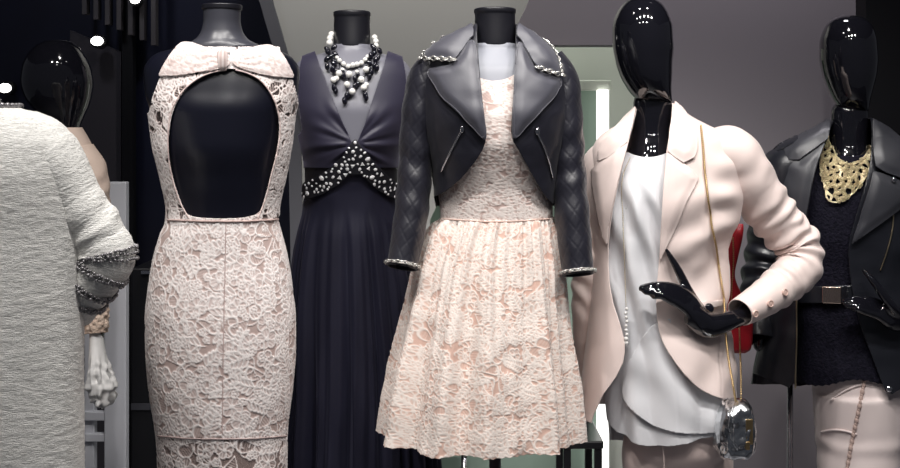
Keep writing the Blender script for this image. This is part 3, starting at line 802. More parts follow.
# jacket
t5 = thing('leather_jacket', 'cropped black leather jacket with chain-trimmed collar over the knee-length lace dress', 'jacket', W(c4, 226, D4))
rowsJ = [(24, 474, 516, .056, .060), (28, 467, 522, .062, .066), (34, 456, 532, .070, .078), (42, 443, 544, .082, .092), (50, 432, 554, .096, .104), (58, 425, 561, .108, .112), (70, 421, 566, .120, .118), (95, 418, 570, .142, .124), (120, 420, 569, .156, .124),
         (150, 427, 563, .150, .116), (178, 432, 558, .135, .108), (215, 436, 555, .128, .106)]
LJ = Loft(D4, rowsJ, 300, 260); x, y = LJ.px(); frj = LJ.front > 0
OPJ = chaikin([(476, 10), (477, 40), (480, 78), (484, 112), (487, 138), (481, 154), (462, 178), (447, 190), (436, 196), (424, 200), (420, 240), (575, 240), (566, 212), (556, 206), (546, 197), (533, 176), (520, 152), (511, 138), (512, 112), (515, 78), (516, 40), (517, 10)], 1)
fJ = np.where(frj, -sdf(OPJ, x, y), 206 - y)
LJ.disp(.002 * noise(LJ.U * 12, LJ.V * 12, 0, 21) + .0012 * noise(LJ.U * 40, LJ.V * 40, 0, 22))
for nm, half in (('left_front', np.minimum(495 - x, LJ.front * 60)), ('right_front', np.minimum(x - 495, LJ.front * 60)), ('back_panel', -LJ.front * 60)):
    lofted({'left_front': 'front_panel', 'right_front': 'front_panel'}.get(nm, nm), LJ, M_LEATHER, t5, np.minimum(fJ, half), None, .003)
bJ = LJ.bvh()
def lapel_off(base, roll):
    return lambda X, Y, f: base + roll * sm(0, 9, f)
LAP_L = [(471, 41), (477, 46), (480, 78), (484, 112), (487.5, 137), (484, 140), (470, 123), (456, 110), (444, 99), (436, 86), (429, 71), (440, 68.5), (455, 66), (463, 54)]
LAP_R = [(519, 42), (515, 50), (513.5, 78), (512, 110), (511, 137), (515, 139), (526, 126), (541, 111), (553, 97), (560, 81), (548, 78), (534, 72), (527, 58)]
COL_L = [(474, 24), (475, 38), (471, 41), (463, 53), (455, 62.5), (441, 60.5), (426, 60), (430, 51), (438, 42), (447, 36), (458, 31), (467, 27)]
COL_R = [(516, 24), (515, 38), (519, 41), (527, 55), (535, 69), (546, 73), (557, 77), (557.5, 68), (552, 55), (545, 46), (535, 38), (526, 30)]
for p in (LAP_L, LAP_R):
    lp = obj('lapel', patch(bJ, p, lapel_off(.006, .007), 1.5, D4, 1), M_LAPEL_LIT, t5, .004, 1)
    q = chaikin([(a, b) for a, b in p], 1); c = q.mean(0); q = c + (q - c) * .945; q = np.vstack([q, q[:1]])
    obj('stitching', line_tube([on(bJ, a, b, .0165, D4) for a, b in spline(q, 90)], .0006, 6), mat('thread', (.10, .10, .12), .6), lp)
for p in (COL_L, COL_R):
    obj('collar', patch(bJ, p, lapel_off(.008, .006), 1.5, D4, 1), M_LAPEL_LIT, t5, .004, 1)
M_CHAIN = mat('stone_chain', (.62, .61, .58), .25, .7)
def chain_mesh(pts3, nrm, r, seed=1):
    """flat curb chain set with stones"""
    m = MB(); rr = np.random.default_rng(seed); n = len(pts3)
    for i, p in enumerate(pts3):
        T = pts3[min(i + 1, n - 1)] - pts3[max(i - 1, 0)]; T = T / max(np.linalg.norm(T), 1e-9); N = nrm[i]; B = np.cross(N, T)
        a = .7 if i % 2 else -.7
        R = np.stack([T * 1.25, B * math.cos(a) + N * math.sin(a), np.cross(T, B * math.cos(a) + N * math.sin(a))], 1)
        m.torus(p, r, r * .34, R, 10, 5)
        if i % 2 == 0: m.ball(p + N * r * .4, r * .62, n=6)
    return m.mesh()
def chain_on(bvh, pts, off, step_px, r, D, seed=1):
    q = np.asarray(pts, float); L = np.linalg.norm(np.diff(q, axis=0), axis=1).sum(); n = max(3, int(L / step_px))
    h = [hit(bvh, a, b, D) for a, b in spline(q, n)]
    return chain_mesh([p + nn * off for p, nn in h], [nn for p, nn in h], r, seed)
obj('chain_trim', chain_on(bJ, [(426.5, 61), (436, 61.5), (446, 62), (456, 62.5)], .017, 3.2, .0055, D4), M_CHAIN, t5)
obj('chain_trim', chain_on(bJ, [(427, 57), (431, 50), (438, 42.5), (446, 36.5)], .012, 2.6, .0042, D4, 2), M_CHAIN, t5)
obj('chain_trim', chain_on(bJ, [(535, 70.5), (542, 73), (549, 75), (557, 77)], .017, 3.2, .0055, D4, 3), M_CHAIN, t5)
obj('chain_trim', chain_on(bJ, [(557, 73), (555, 62), (550, 52), (542, 44)], .012, 2.6, .0046, D4, 4), M_CHAIN, t5)
for z in ([(463, 129), (456, 142), (449, 156), (442, 171)], [(536, 131), (543, 146), (548, 160), (552, 177)]):
    zp = obj('pocket_zip', line_tube(polyline_on(bJ, z, .003, 24, D4), .0024), M_CHROME, t5)
    tp = MB(); a = on(bJ, z[0][0], z[0][1], .006, D4); tp.ball(a, .005, (1, .5, 1.6), 8); obj('zip_pull', tp.mesh(), M_CHROME, zp)
# sleeves
def wrinkle(P, c, w, amp, k, seed):
    NV, NU = P.shape[:2]; v = np.linspace(0, 1, NV)[:, None]; th = np.linspace(0, 2 * PI, NU, endpoint=False)[None]
    e = np.exp(-((v - c) / w) ** 2)
    d = amp * e * np.sin(v * k + 1.3 * np.sin(th + seed) + 1.8 * noise(v * 6 + 0 * th, np.cos(th) * 1.2, np.sin(th) * 1.2, seed)) + amp * .5 * e * noise(v * 14 + 0 * th, np.cos(th) * 2, np.sin(th) * 2, seed + 5)
    return P + normals(P, True) * d[..., None]
def pxpath(pts): return [W(a, b, d) for a, b, d in pts]
r4 = lambda p: p / 420
SL = tube(pxpath([(440, 56, 3.0), (427, 78, 3.0), (420, 110, 2.99), (416, 160, 2.98), (411, 215, 2.95), (402, 268, 2.92)]), [(r4(14), .06), (r4(18), .065), (r4(17.5), .062), (r4(17), .056), (r4(16.5), .05), (r4(14.5), .043)], 96, 200)
SR = tube(pxpath([(549, 58, 3.0), (561, 80, 3.0), (565, 110, 2.99), (568, 160, 2.98), (572, 215, 2.95), (578, 275, 2.92)]), [(r4(14), .06), (r4(17), .065), (r4(16.5), .062), (r4(16.5), .056), (r4(16.5), .05), (r4(15), .043)], 96, 200)
for S, sd in ((SL, 2), (SR, 4)):
    Q = wrinkle(S, .5, .35, .0017, 46, sd)
    NV, NU = Q.shape[:2]; v = np.arange(NV)[:, None] / NV * .52; u = np.arange(NU)[None] / NU * .34
    quilt = np.minimum(np.abs(np.sin((v + u) * PI / .042)), np.abs(np.sin((v - u) * PI / .042)))
    Q = Q + normals(Q, True) * (.0009 * np.minimum(quilt * 3.0, 1))[..., None]
    s_ = gridded('sleeve', Q, M_LEATHER, t5, True, .003)
    ring = Q[-4]; idx = np.linspace(0, NU, 34, endpoint=False).astype(int)
    nn = normals(Q, True)[-4]
    obj('cuff_trim', chain_mesh([ring[i] + nn[i] * .004 for i in idx] + [ring[idx[0]] + nn[idx[0]] * .004], [nn[i] for i in idx] + [nn[idx[0]]], .0042), M_CHAIN, s_)
# ------------------------------------------------------------------ whole mannequins
def egg_head(D, rows, name_parent, extra_tilt=None):
    L = Loft(D, rows, 96, 110, 2.0)
    return lofted('head', L, M_GLOSS, name_parent, caps=True)

def union(name, grids, m, parent, voxel=.005, smooth=6):
    """closed shapes melted into one continuous skin"""
    b = MB()
    for P in grids: 
        k = len(b.V); b.grid(P, True); NU = P.shape[1]; NV = P.shape[0]
        b.F.append(list(range(k, k + NU))); b.F.append(list(range(k + (NV - 1) * NU, k + NV * NU))[::-1])
    me = b.mesh(); bm = bmesh.new(); bm.from_mesh(me); bmesh.ops.recalc_face_normals(bm, faces=bm.faces); bm.to_mesh(me); bm.free()
    o = obj(name, me, m, parent)
    r = o.modifiers.new('r', 'REMESH'); r.mode = 'VOXEL'; r.voxel_size = voxel; r.use_smooth_shade = True
    s = o.modifiers.new('s', 'SMOOTH'); s.factor = .5; s.iterations = smooth
    return o

def digit(pts, r):
    return round_ends(tube(pts, r, 14, 26, twist_ref=(.1, .95, .2)), 4)

def legs(D, cx, hip_py, s, spread=.066, foot_dx=0.0):
    out = []
    x0 = (cx - CX) / FOC * D; zh = CZ - (hip_py - HY) / s
    for sg in (-1, 1):
        x = x0 + sg * spread
        out.append(round_ends(tube([(x, D, zh), (x, D - .01, zh * .75), (x + .005 * sg, D - .02, zh * .52), (x, D + .01, zh * .3), (x, D + .01, .09)], [.062, .060, .048, .044, .034], 24, 60), 3))
        out.append(round_ends(tube([(x, D + .03, .04), (x + .01 * sg, D - .06, .045), (x + .015 * sg, D - .15, .022)], [(.034, .034), (.036, .030), (.026, .018)], 20, 24, twist_ref=(0, 0, 1)), 3))
    return out

# ===== blush trouser suit
D5, s5 = 3.15, 400.0
base5 = W(660, zpx(0, D5), D5)
m5 = thing('mannequin', 'glossy black egg-headed mannequin in the blush trouser suit, hand on hip', 'mannequin', base5)
egg_head(D5, [(-4, 641, 645, .004, .004), (-2.5, 634, 652, .02, .02), (3, 624, 661, .052, .055), (12, 617, 667, .075, .08), (28, 612.5, 672, .090, .10), (45, 613, 673, .094, .104), (60, 615.5, 672, .092, .098), (76, 620.5, 671.5, .086, .082), (88, 627, 671, .074, .066), (96, 633, 671.5, .058, .056), (101, 639, 672, .040, .05), (104, 648, 672, .015, .04)], m5)
nk5 = Loft(D5, [(92, 640, 672, .034, .045, .015), (100, 634, 672.5, .046, .050, .01), (112, 634, 673, .048, .050, .01), (130, 633, 672, .050, .052, .01), (148, 630, 674, .056, .056), (158, 622, 684, .066, .064), (166, 606, 704, .075, .075), (176, 600, 720, .085, .082), (200, 602, 722, .10, .088), (240, 606, 720, .095, .08), (270, 610, 716, .084, .072), (310, 605, 722, .09, .09), (360, 620, 720, .085, .09), (420, 634, 716, .08, .08)], 64, 110, 2.1).P
r5 = lambda p: p / s5
arm5 = round_ends(tube(pxpath([(716, 172, D5), (742, 190, D5 + .02), (772, 222, D5 + .045), (800, 252, D5 + .05)]), [.042, .040, .036, .032], 24, 50), 3)
fore5 = round_ends(tube(pxpath([(800, 252, D5 + .05), (782, 284, D5 + .0), (757, 306, D5 - .055), (733, 321, D5 - .10)]), [.032, .031, .026, .020], 24, 40), 3)
hz = D5 - .13
palm5 = round_ends(tube(pxpath([(738, 317, D5 - .095), (722, 323, hz + .005), (708, 326, hz - .008), (694, 317, hz - .02)]), [(.020, .022), (.026, .024), (.030, .022), (.028, .018)], 24, 30), 4)
fing = []
for k, (tx, ty, dd, dn) in enumerate([(641, 288, .030, 0), (640, 287, .010, 1.2), (643, 289, -.010, 2.6), (651, 292, -.029, 4.2)]):
    o_ = 4.3 * k; dd = .012 - .006 * k
    fing.append(digit(pxpath([(703 - .5 * k, 315 + o_, hz - .018 + dd), (689 - .2 * o_, 297 + o_, hz - .024 + dd), (673 - .1 * o_, 287.5 + o_ * 1.0, hz - .03 + dd), (657, 285.5 + o_ * .75, hz - .034 + dd), ((641.5, 641, 645, 654)[k], 287 + o_ * (.42, .42, .6, .8)[k], hz - .03 + dd)]), [.0125, .012, .0115, .0105, .0070]))
thumb5 = digit(pxpath([(714, 322, hz + .0), (702, 311, hz + .006), (689, 292, hz + .004), (678, 270, hz + .0), (666.5, 250, hz + .002)]), [.016, .0135, .0125, .0105, .0055])
la5 = round_ends(tube(pxpath([(604, 168, D5 + .02), (594, 240, D5 + .05), (589, 310, D5 + .07), (600, 360, D5 + .13)]), [.042, .036, .030, .022], 24, 50), 3)
hd5 = round_ends(tube(pxpath([(600, 358, D5 + .13), (612, 372, D5 + .15), (624, 380, D5 + .165)]), [(.014, .022), (.014, .036), (.012, .03)], 20, 20), 4)
lf = [digit(pxpath([(622, 372 + 5 * i, D5 + .165), (634, 376 + 5 * i, D5 + .17), (645 - 2 * abs(i - 1.3), 379 + 4.5 * i, D5 + .165)]), [.010, .009, .006]) for i in range(4)]
lt5 = digit(pxpath([(606, 366, D5 + .14), (616, 364, D5 + .16), (626, 366, D5 + .17)]), [.012, .010, .006])
union('body', [nk5, arm5, fore5, palm5, *fing, thumb5, la5, *legs(D5, 677, 415, s5, .06)], M_GLOSS, m5, .0042, 5)

# trousers
def trousers(name, label, D, cx, py0, s, w, m, spread, leg_r, hem_r):
    x0 = (cx - CX) / FOC * D; z0 = CZ - (py0 - HY) / s; t = thing(name, label, 'trousers', (x0, D, z0))
    hips = Loft(D, [(py0, cx - w * .92, cx + w * .92, .100, .105), (py0 + 25, cx - w, cx + w, .11, .115), (py0 + 60, cx - w, cx + w, .112, .115), (py0 + 78, cx - w * .8, cx + w * .8, .09, .09)], 72, 30).P
    g = [hips]
    zc = CZ - (py0 + 62 - HY) / s
    for sg in (-1, 1):
        x = x0 + sg * spread
        P = tube([(x, D, zc + .10), (x + sg * .004, D - .005, zc - .05), (x, D - .01, zc * .55), (x, D + .005, .10)], [(leg_r, leg_r * 1.1), (leg_r, leg_r * 1.05), ((leg_r + hem_r) / 2, (leg_r + hem_r) / 2), (hem_r, hem_r * 1.1)], 64, 140)
        g.append(wrinkle(wrinkle(P, .1, .2, .003, 40, 3 + sg), .5, .15, .003, 60, 8 + sg))
    return t, g
t, g = trousers('trousers', 'blush suit trousers below the white satin blouse', D5, 677, 385, s5, 51, M_TROUSER, .062, .070, .060)
union('fabric', g, M_TROUSER, t, .005, 6)
obj('crease', line_tube([W(x_, y_, D5 - .128 + .0003 * (y_ - 430)) for x_, y_ in ((662, 440), (664, 458), (664, 480))], .0016), M_TROUSER, t)

# blazer
t6 = thing('blazer', 'blush pink single-button blazer open over the white satin blouse', 'jacket', W(662, 405, D5))
rows5 = [(103, 640, 675, .050, .058), (108, 635, 681, .058, .066), (116, 628, 690, .070, .078), (124, 618, 704, .082, .090), (132, 604, 720, .094, .102), (143, 594, 732, .106, .108), (165, 588, 740, .122, .114), (200, 588, 741, .136, .116),
         (235, 592, 733, .124, .106), (260, 594, 727, .113, .098), (300, 591, 727, .118, .108), (340, 586, 731, .142, .124), (380, 582, 735, .162, .134), (415, 580, 738, .17, .136)]
L5 = Loft(D5, rows5, 320, 360); x, y = L5.px(); fr5 = L5.front > 0
d5 = .003 * noise(L5.U * 7, L5.V * 7, 0, 41)
d5 += .0085 * fr5 * np.exp(-((y - 285) / 55) ** 2) * np.sin((x * .55 + y * .9) / 8.5 + noise(x * .03, y * .03) * 2) * sm(655, 680, x)      # folds pulled to the button
d5 += .007 * fr5 * np.exp(-((x - 726) / 14) ** 2 - ((y - 200) / 45) ** 2) * np.sin(y / 5)
d5 += .005 * fr5 * np.exp(-((x - 700) / 26) ** 2 - ((y - 222) / 40) ** 2) * np.sin((y + .55 * x) / 6.5 + 1.2 * noise(x * .04, y * .04, 0, 7))
d5 += .004 * np.sin((x + .2 * y) / 7 + 2 * noise(x * .03, y * .02, 0, 17)) * sm(310, 370, y)
L5.disp(d5)
OP5 = chaikin([(638, 92), (634, 120), (626, 150), (618, 182), (610, 220), (607, 255), (610, 295), (622, 330), (625, 348), (621, 368), (597, 405), (588, 440), (760, 440), (738, 404), (728, 401), (708, 394), (688, 380), (670, 356), (660, 336), (656, 312), (657, 285), (659, 262), (662, 210), (665, 160), (671, 125), (674, 92)], 1)
f5 = np.where(fr5, -sdf(OP5, x, y), np.minimum(404 - y, y - 100))
for nm, half in (('front_panel', np.minimum(650 - x, L5.front * 60)), ('front_panel', np.minimum(x - 650, L5.front * 60)), ('back_panel', -L5.front * 60)):
    lofted(nm, L5, M_BLUSH, t6, np.minimum(f5, half), None, .003)
b5 = L5.bvh()
LP5R = [(667, 150), (665, 165), (662, 205), (659.5, 262), (666, 248), (676, 226), (686, 202), (694, 188), (698, 178), (692, 170), (683, 163.5), (676, 155)]
LP5L = [(633, 126), (627, 150), (618, 184), (610, 222), (608, 246), (604, 238), (598, 212), (594, 186), (593, 170), (601, 160), (612, 150), (622, 138)]
for p in (LP5R, LP5L):
    obj('lapel', patch(b5, p, lapel_off(.003, .0045), 1.2, D5, 0), M_BLUSH, t6, .003, 1)
CO5R = [(673.5, 102), (681, 110), (690, 122), (696, 134), (697, 148), (694, 158), (683, 163.5), (674, 158), (667, 152), (669, 132), (672, 114)]
CO5L = [(638, 108), (634, 124), (628, 143), (620, 150), (610, 158), (600, 162), (600, 152), (606, 142), (616, 130), (627, 118)]
for p in (CO5R, CO5L):
    obj('collar', patch(b5, p, lapel_off(.006, .0045), 1.2, D5, 0), M_BLUSH, t6, .003, 1)
bt = MB(); p, n = hit(b5, 707, 308, D5); bt.ball(p + n * .006, .013, (1, .5, 1), 12); obj('button', bt.mesh(), M_JET, t6, label='black round front button')
obj('pocket_flap', patch(b5, [(694, 302), (712, 301), (724, 299), (724, 304), (712, 307), (694, 308)], .004, 1.2, D5, 0), M_BLUSH, t6, .002, 1)
# sleeve on the bent arm
cuffd = W(740, 312.5, D5 - .085)
US = tube(pxpath([(706, 146, D5), (727, 153, D5), (753, 188, D5 + .02), (780, 224, D5 + .04), (799, 248, D5 + .045), (800, 264, D5 + .03), (784, 283, D5 - .005), (763, 299, D5 - .05), (740, 312.5, D5 - .09)]),
          [(.046, .075), (.070, .085), (.066, .078), (.060, .066), (.056, .060), (.056, .058), (.050, .054), (.043, .048), (.0345, .042)], 110, 320)
US = wrinkle(US, .55, .15, .0046, 120, 3); US = wrinkle(US, .40, .14, .0038, 80, 6); US = wrinkle(US, .74, .1, .0030, 90, 9); US = wrinkle(US, .18, .08, .0025, 60, 12)
slv = gridded('sleeve', US, M_BLUSH, t6, True, .003)
bs = bvh_of(US, True)
for q in ((754.5, 313.5), (769.5, 303.5), (784, 292.5)):
    p, n = hit(bs, *q, D5); mb = MB(); mb.ball(p + n * .002, .009, (1, 1, .45), 12, np.array(Vector(tuple(n)).to_track_quat('Z', 'Y').to_matrix()))
    R = np.array(Vector(tuple(n)).to_track_quat('Z', 'Y').to_matrix()); mb.torus(p + n * .005, .0075, .0018, R, 18, 6); obj('button', mb.mesh(), M_BUTTON, slv)
LS5 = tube(pxpath([(616, 150, D5 + .01), (604, 168, D5 + .02), (595, 220, D5 + .05), (588, 300, D5 + .065), (589, 372, D5 + .11)]), [(.045, .07), (.058, .075), (.05, .066), (.042, .056), (.034, .046)], 80, 200)
gridded('sleeve', wrinkle(LS5, .5, .2, .004, 70, 14), M_BLUSH, t6, True, .003)

# white satin blouse
t7 = thing('blouse', 'white satin draped blouse under the open blush blazer', 'blouse', W(664, 430, D5))
rowsBl = [(152, 622, 680, .064, .066), (158, 614, 694, .074, .076), (168, 602, 716, .088, .088), (200, 598, 730, .112, .096), (235, 600, 724, .108, .090), (262, 602, 718, .100, .084), (300, 600, 718, .103, .094), (335, 599, 723, .110, .108), (370, 603, 726, .122, .118), (400, 606, 728, .132, .122), (430, 609, 729, .138, .124), (452, 610, 730, .139, .126)]
LBl = Loft(D5, rowsBl, 320, 320); x, y = LBl.px(); frb = LBl.front > 0
fd = .006 * frb * np.sin((x - .30 * y - 430) / 3.6 + 1.8 * noise(x * .02, y * .012, 0, 5)) * sm(165, 210, y) * sm(400, 300, y)
fd += .008 * sm(330, 420, y) * np.sin(LBl.th * 9 + 1.2 + .8 * noise(LBl.th * 2, LBl.V * 3)) + .004 * noise(LBl.U * 9, LBl.V * 5, 0, 44)
fd += .008 * frb * np.exp(-((x - 640 + .12 * (y - 200)) / 9) ** 2) * sm(165, 200, y) * sm(330, 270, y) - .008 * frb * np.exp(-((x - 626 + .12 * (y - 200)) / 8) ** 2) * sm(165, 210, y) * sm(330, 270, y)
LBl.disp(fd * 1.1)
HB = [(560, 100), (740, 100), (746, 432), (728, 431), (708, 438), (688, 442.5), (668, 446), (649, 446.5), (632, 441), (617, 432), (608, 412), (604, 395), (560, 395)]
fB = np.where(frb, np.minimum(sdf(HB, x, y), y - (157 - .012 * (x - 648) ** 2)), np.minimum(440 - y, y - 153))
lofted('bodice', LBl, M_SATIN, t7, fB, None, .0015)
LB2 = Loft(D5, [(r[0], r[1], r[2], r[3], r[4]) for r in rowsBl], 320, 320); LB2.P = LBl.P + normals(LBl.P, True) * .007; x, y = LB2.px()
fd2 = .004 + .004 * np.sin((x * .5 - y * .55) / 6 + 1.5 * noise(x * .02, y * .02, 0, 6)) * sm(330, 380, y) + .001 * noise(LB2.U * 8, LB2.V * 8, 0, 45)
LB2.disp(fd2 * .8)
OV = chaikin([(658, 318), (640, 340), (627, 366), (622, 386), (626, 402), (640, 418), (656, 427), (678, 433.5), (700, 434), (722, 432), (736, 428), (736, 380), (730, 340), (690, 320)], 2)
lofted('overlay', LB2, M_SATIN, t7, np.where(LB2.front > -.1, sdf(OV, x, y), -5), None, .0015)
# long thin necklace with pearl drop
bb = LBl.bvh()
t = thing('pearl_pendant', 'long fine chain with hanging pearls on the white satin blouse', 'necklace', W(624, 310, D5 - .12))
q = [W(a, c, hit(bb, a, c, D5)[0][1] - .014) for a, c in spline(np.array([(630, 158), (624, 172), (623, 220), (624.5, 262), (626, 306)], float), 90)]; b = MB()
for p in q: b.ball(p, .0016, n=5)
obj('chain', b.mesh(), M_PALEGOLD, t)
for yy_ in np.linspace(309, 343, 9):
    p = W(626.3 + .5 * math.sin(yy_), yy_, hit(bb, 626, yy_, D5)[0][1] - .022); b = MB(); b.ball(p, .0042 if yy_ < 338 else .0054, n=10); obj('pearl', b.mesh(), M_PEARL, t)
# silver bag on its chain
Db = 2.97
t = thing('crossbody_bag', 'small silver metallic bag with gold clasp hanging at the blush suit hip', 'bag', W(735, 454, Db))
rb = [(401, 729, 746, .012, .02), (403, 725, 749, .040, .045), (408, 721.5, 751, .055, .055), (418, 719.5, 752, .060, .060), (432, 717.5, 752, .062, .062), (446, 716, 751, .062, .062), (452, 717, 749, .058, .058), (455, 721, 746, .04, .04), (455.6, 730, 740, .01, .01)]
LBag = Loft(Db, rb, 120, 120, 4.0); x, y = LBag.px()
LBag.disp(.0035 * noise(LBag.U * 45, LBag.V * 30, 0, 51) * 1.3 + .002 * noise(LBag.U * 120, LBag.V * 90, 0, 52))
lofted('body', LBag, M_SILVER, t, caps=True)
bbag = LBag.bvh()
obj('flap', patch(bbag, [(737, 403), (746, 404), (750, 412), (750, 436), (745, 447), (738, 449), (733, 440), (733, 412)], .003, 1.2, Db, 1), M_SILVER, t, .0025, 1)
obj('gusset', patch(bbag, [(724, 410), (729, 409), (730, 428), (727, 440), (721, 444), (721, 428)], .002, 1.2, Db, 1), mat('dark_silver', (.30, .31, .33), .25, 1, bump=(80, .5, .004)), t, .002, 1)
obj('piping', line_tube(polyline_on(bbag, [(737, 449), (732, 440), (732, 412), (736, 403)], .003, 30, Db), .0020), M_SILVER, t)
cl = MB(); a, b_ = W(745.5, 444, Db - .06), W(752.5, 419, Db - .06); cl.box((a[0], Db - .066, a[2]), (b_[0], Db - .02, b_[2])); a, b_ = W(745, 449, Db - .06), W(749, 441, Db - .06); cl.box((a[0], Db - .07, a[2]), (b_[0], Db - .03, b_[2]))
obj('clasp', cl.mesh(False), M_GOLD, t, bevel=.0012)
hp = [on(b5, a, c, .006, D5) for a, c in spline(np.array([(700, 128), (702, 146), (704, 172), (708, 205), (713, 238), (718, 270), (722, 298)], float), 90)]
fall = [tuple(v) for v in spline(np.array([hp[-1], W(725.5, 330, D5 - .125), W(729, 362, D5 - .15), W(733, 385, Db + .0), W(736, 403, Db)]), 60)]
b = MB()
for i, p in enumerate(list(hp) + [np.array(v) for v in fall[1:]]):
    b.ball(p, .0037, (.8, .8, 1.1), 5)
obj('chain_strap', b.mesh(), M_GOLD, t)
b = MB()
for v in spline(np.array([W(739, 318, D5 + .02), W(740, 350, D5 - .03), W(741, 380, Db + .06), W(741, 404, Db + .03)]), 44): b.ball(v, .0026, n=5)
obj('chain_strap', b.mesh(), M_GOLD, t)

# ===== right mannequin in the leather jacket
D6, s6 = 3.5, 360.0
m6 = thing('mannequin', 'glossy black egg-headed mannequin in leather jacket and gold bib necklace', 'mannequin', W(852, zpx(0, D6), D6))
egg_head(D6, [(15, 846, 850, .003, .003), (16.2, 839, 858, .02, .02), (20, 831, 866, .048, .05), (28, 825, 872, .070, .075), (42, 821, 875.5, .086, .095), (58, 821, 876.5, .090, .10), (72, 823, 875.5, .088, .092), (86, 827, 872.5, .080, .078), (98, 832, 869.5, .066, .064), (106, 837, 868.5, .048, .054), (111, 843, 868, .028, .045), (113, 850, 866, .01, .03)], m6)
nk6 = Loft(D6, [(102, 838, 868, .034, .045, .015), (110, 833, 868.5, .044, .048, .01), (124, 832.5, 868.5, .047, .050, .01), (142, 832, 868, .048, .05, .01), (158, 829, 871, .052, .054), (170, 816, 884, .064, .064), (178, 795, 905, .075, .075), (190, 786, 914, .085, .082), (215, 788, 912, .10, .088), (250, 794, 906, .09, .08), (280, 798, 902, .08, .07), (320, 794, 906, .088, .088), (380, 812, 902, .08, .09), (420, 824, 894, .075, .08)], 64, 110, 2.1).P
arm6 = round_ends(tube(pxpath([(906, 190, D6), (938, 225, D6 + .02), (966, 268, D6 + .04)]), [.042, .038, .033], 24, 40), 3)
fore6 = round_ends(tube(pxpath([(966, 268, D6 + .04), (945, 296, D6 - .02), (912, 318, D6 - .10)]), [.032, .029, .020], 24, 40), 3)
hz6 = D6 - .155
palm6 = round_ends(tube(pxpath([(914, 318, D6 - .10), (904, 321, hz6 + .02), (894, 320, hz6), (884, 313, hz6 - .01)]), [(.020, .022), (.026, .024), (.030, .022), (.028, .018)], 24, 30), 4)
f6 = []
for k, (tx, ty, dd, dn) in enumerate([(845, 303, .030, 0), (843.5, 303, .010, 1.2), (846, 305, -.010, 2.6), (853, 307, -.029, 4.0)]):
    o_ = 3.9 * k; dd = .012 - .006 * k
    f6.append(digit(pxpath([(891 - .5 * k, 312 + o_, hz6 - .008 + dd), (880 - .2 * o_, 304 + o_, hz6 - .014 + dd), (867 - .1 * o_, 300 + o_, hz6 - .02 + dd), (856, 299.5 + o_ * .8, hz6 - .022 + dd), ((845, 844, 847, 854)[k], 300.5 + o_ * (.6, .65, .75, .8)[k], hz6 - .018 + dd)]), [.0125, .012, .0115, .0105, .0070]))
th6 = digit(pxpath([(902, 318, hz6 + .01), (893, 308, hz6 - .03), (884, 296, hz6 - .035), (874, 282, hz6 - .03), (863, 270, hz6 - .02)]), [.016, .0135, .0125, .0105, .0055])
la6 = round_ends(tube(pxpath([(794, 190, D6 + .01), (776, 240, D6 + .05), (764, 290, D6 + .05), (760, 345, D6 + .0)]), [.042, .036, .030, .020], 24, 50), 3)
union('body', [nk6, arm6, fore6, palm6, *f6, th6, la6, *legs(D6, 868, 415, s6, .045)], M_GLOSS, m6, .0042, 5)
obj('support_pole', MB().bar(W(790, 330, D6 + .14), np.array([W(790, 330, D6 + .14)[0], D6 + .14, .02]), .0085).mesh(), M_CHROME, m6, label='thin chrome support pole')
obj('support_base', MB().bar(np.array([W(790, 330, D6 + .14)[0], D6 + .14, 0]), np.array([W(790, 330, D6 + .14)[0], D6 + .14, .012]), .15, 40).mesh(), M_CHROME, m6)
# trousers
t = thing('trousers', 'pale blush trousers with braided side seam below the navy lace top', 'trousers', W(860, 385, D6))
hip = Loft(D6, [(345, 812, 902, .10, .105), (378, 813, 904, .112, .115), (400, 815, 904, .118, .12), (430, 817, 902, .118, .12), (446, 826, 890, .09, .1)], 72, 40).P
lg1 = tube(pxpath([(858, 392, D6 - .015), (859, 440, D6 - .015), (857, 500, D6 - .04), (852, 590, D6 - .03), (850, 665, D6)]), [(.120, .115), (.116, .112), (.102, .10), (.075, .075), (.06, .06)], 80, 200)
lg1 = wrinkle(lg1, .19, .05, .004, 50, 4)
lg2 = tube(pxpath([(874, 400, D6 + .05), (880, 460, D6 + .06), (884, 560, D6 + .06), (884, 665, D6 + .06)]), [(.08, .09), (.076, .084), (.066, .07), (.056, .06)], 64, 120)
union('fabric', [hip, lg1, lg2], M_TROUSER2, t, .005, 5)
blg = bvh_of(lg1, True)
bhip = bvh_of(np.concatenate([hip], 0), True)
def seamp(a, c):
    p1, n1 = hit(blg, a, c, D6); p2, n2 = hit(bhip, a, c, D6)
    return (p1, n1) if p1[1] < p2[1] else (p2, n2)
b = MB()
for i, (a, c) in enumerate(spline(np.array([(864, 381), (861, 398), (857, 418), (852, 442), (847, 470)], float), 26)):
    p, n = seamp(a, c); b.ball(p + n * .003, .0075 if i % 2 else .0055, (.8, .6, 1.2), 7)
obj('braided_seam', b.mesh(), mat('braid', (.58, .43, .38), .6), t)
for pts in ([(832, 400), (843, 392), (856, 386), (864, 384)], [(822, 432), (832, 430), (846, 431), (856, 434)]):
    q = [seamp(a, c) for a, c in spline(np.array(pts, float), 30)]
    obj('pocket_edge' if pts[0][1] < 410 else 'knee_seam', line_tube([p + n * .002 for p, n in q], .0030), M_TROUSER2, t)
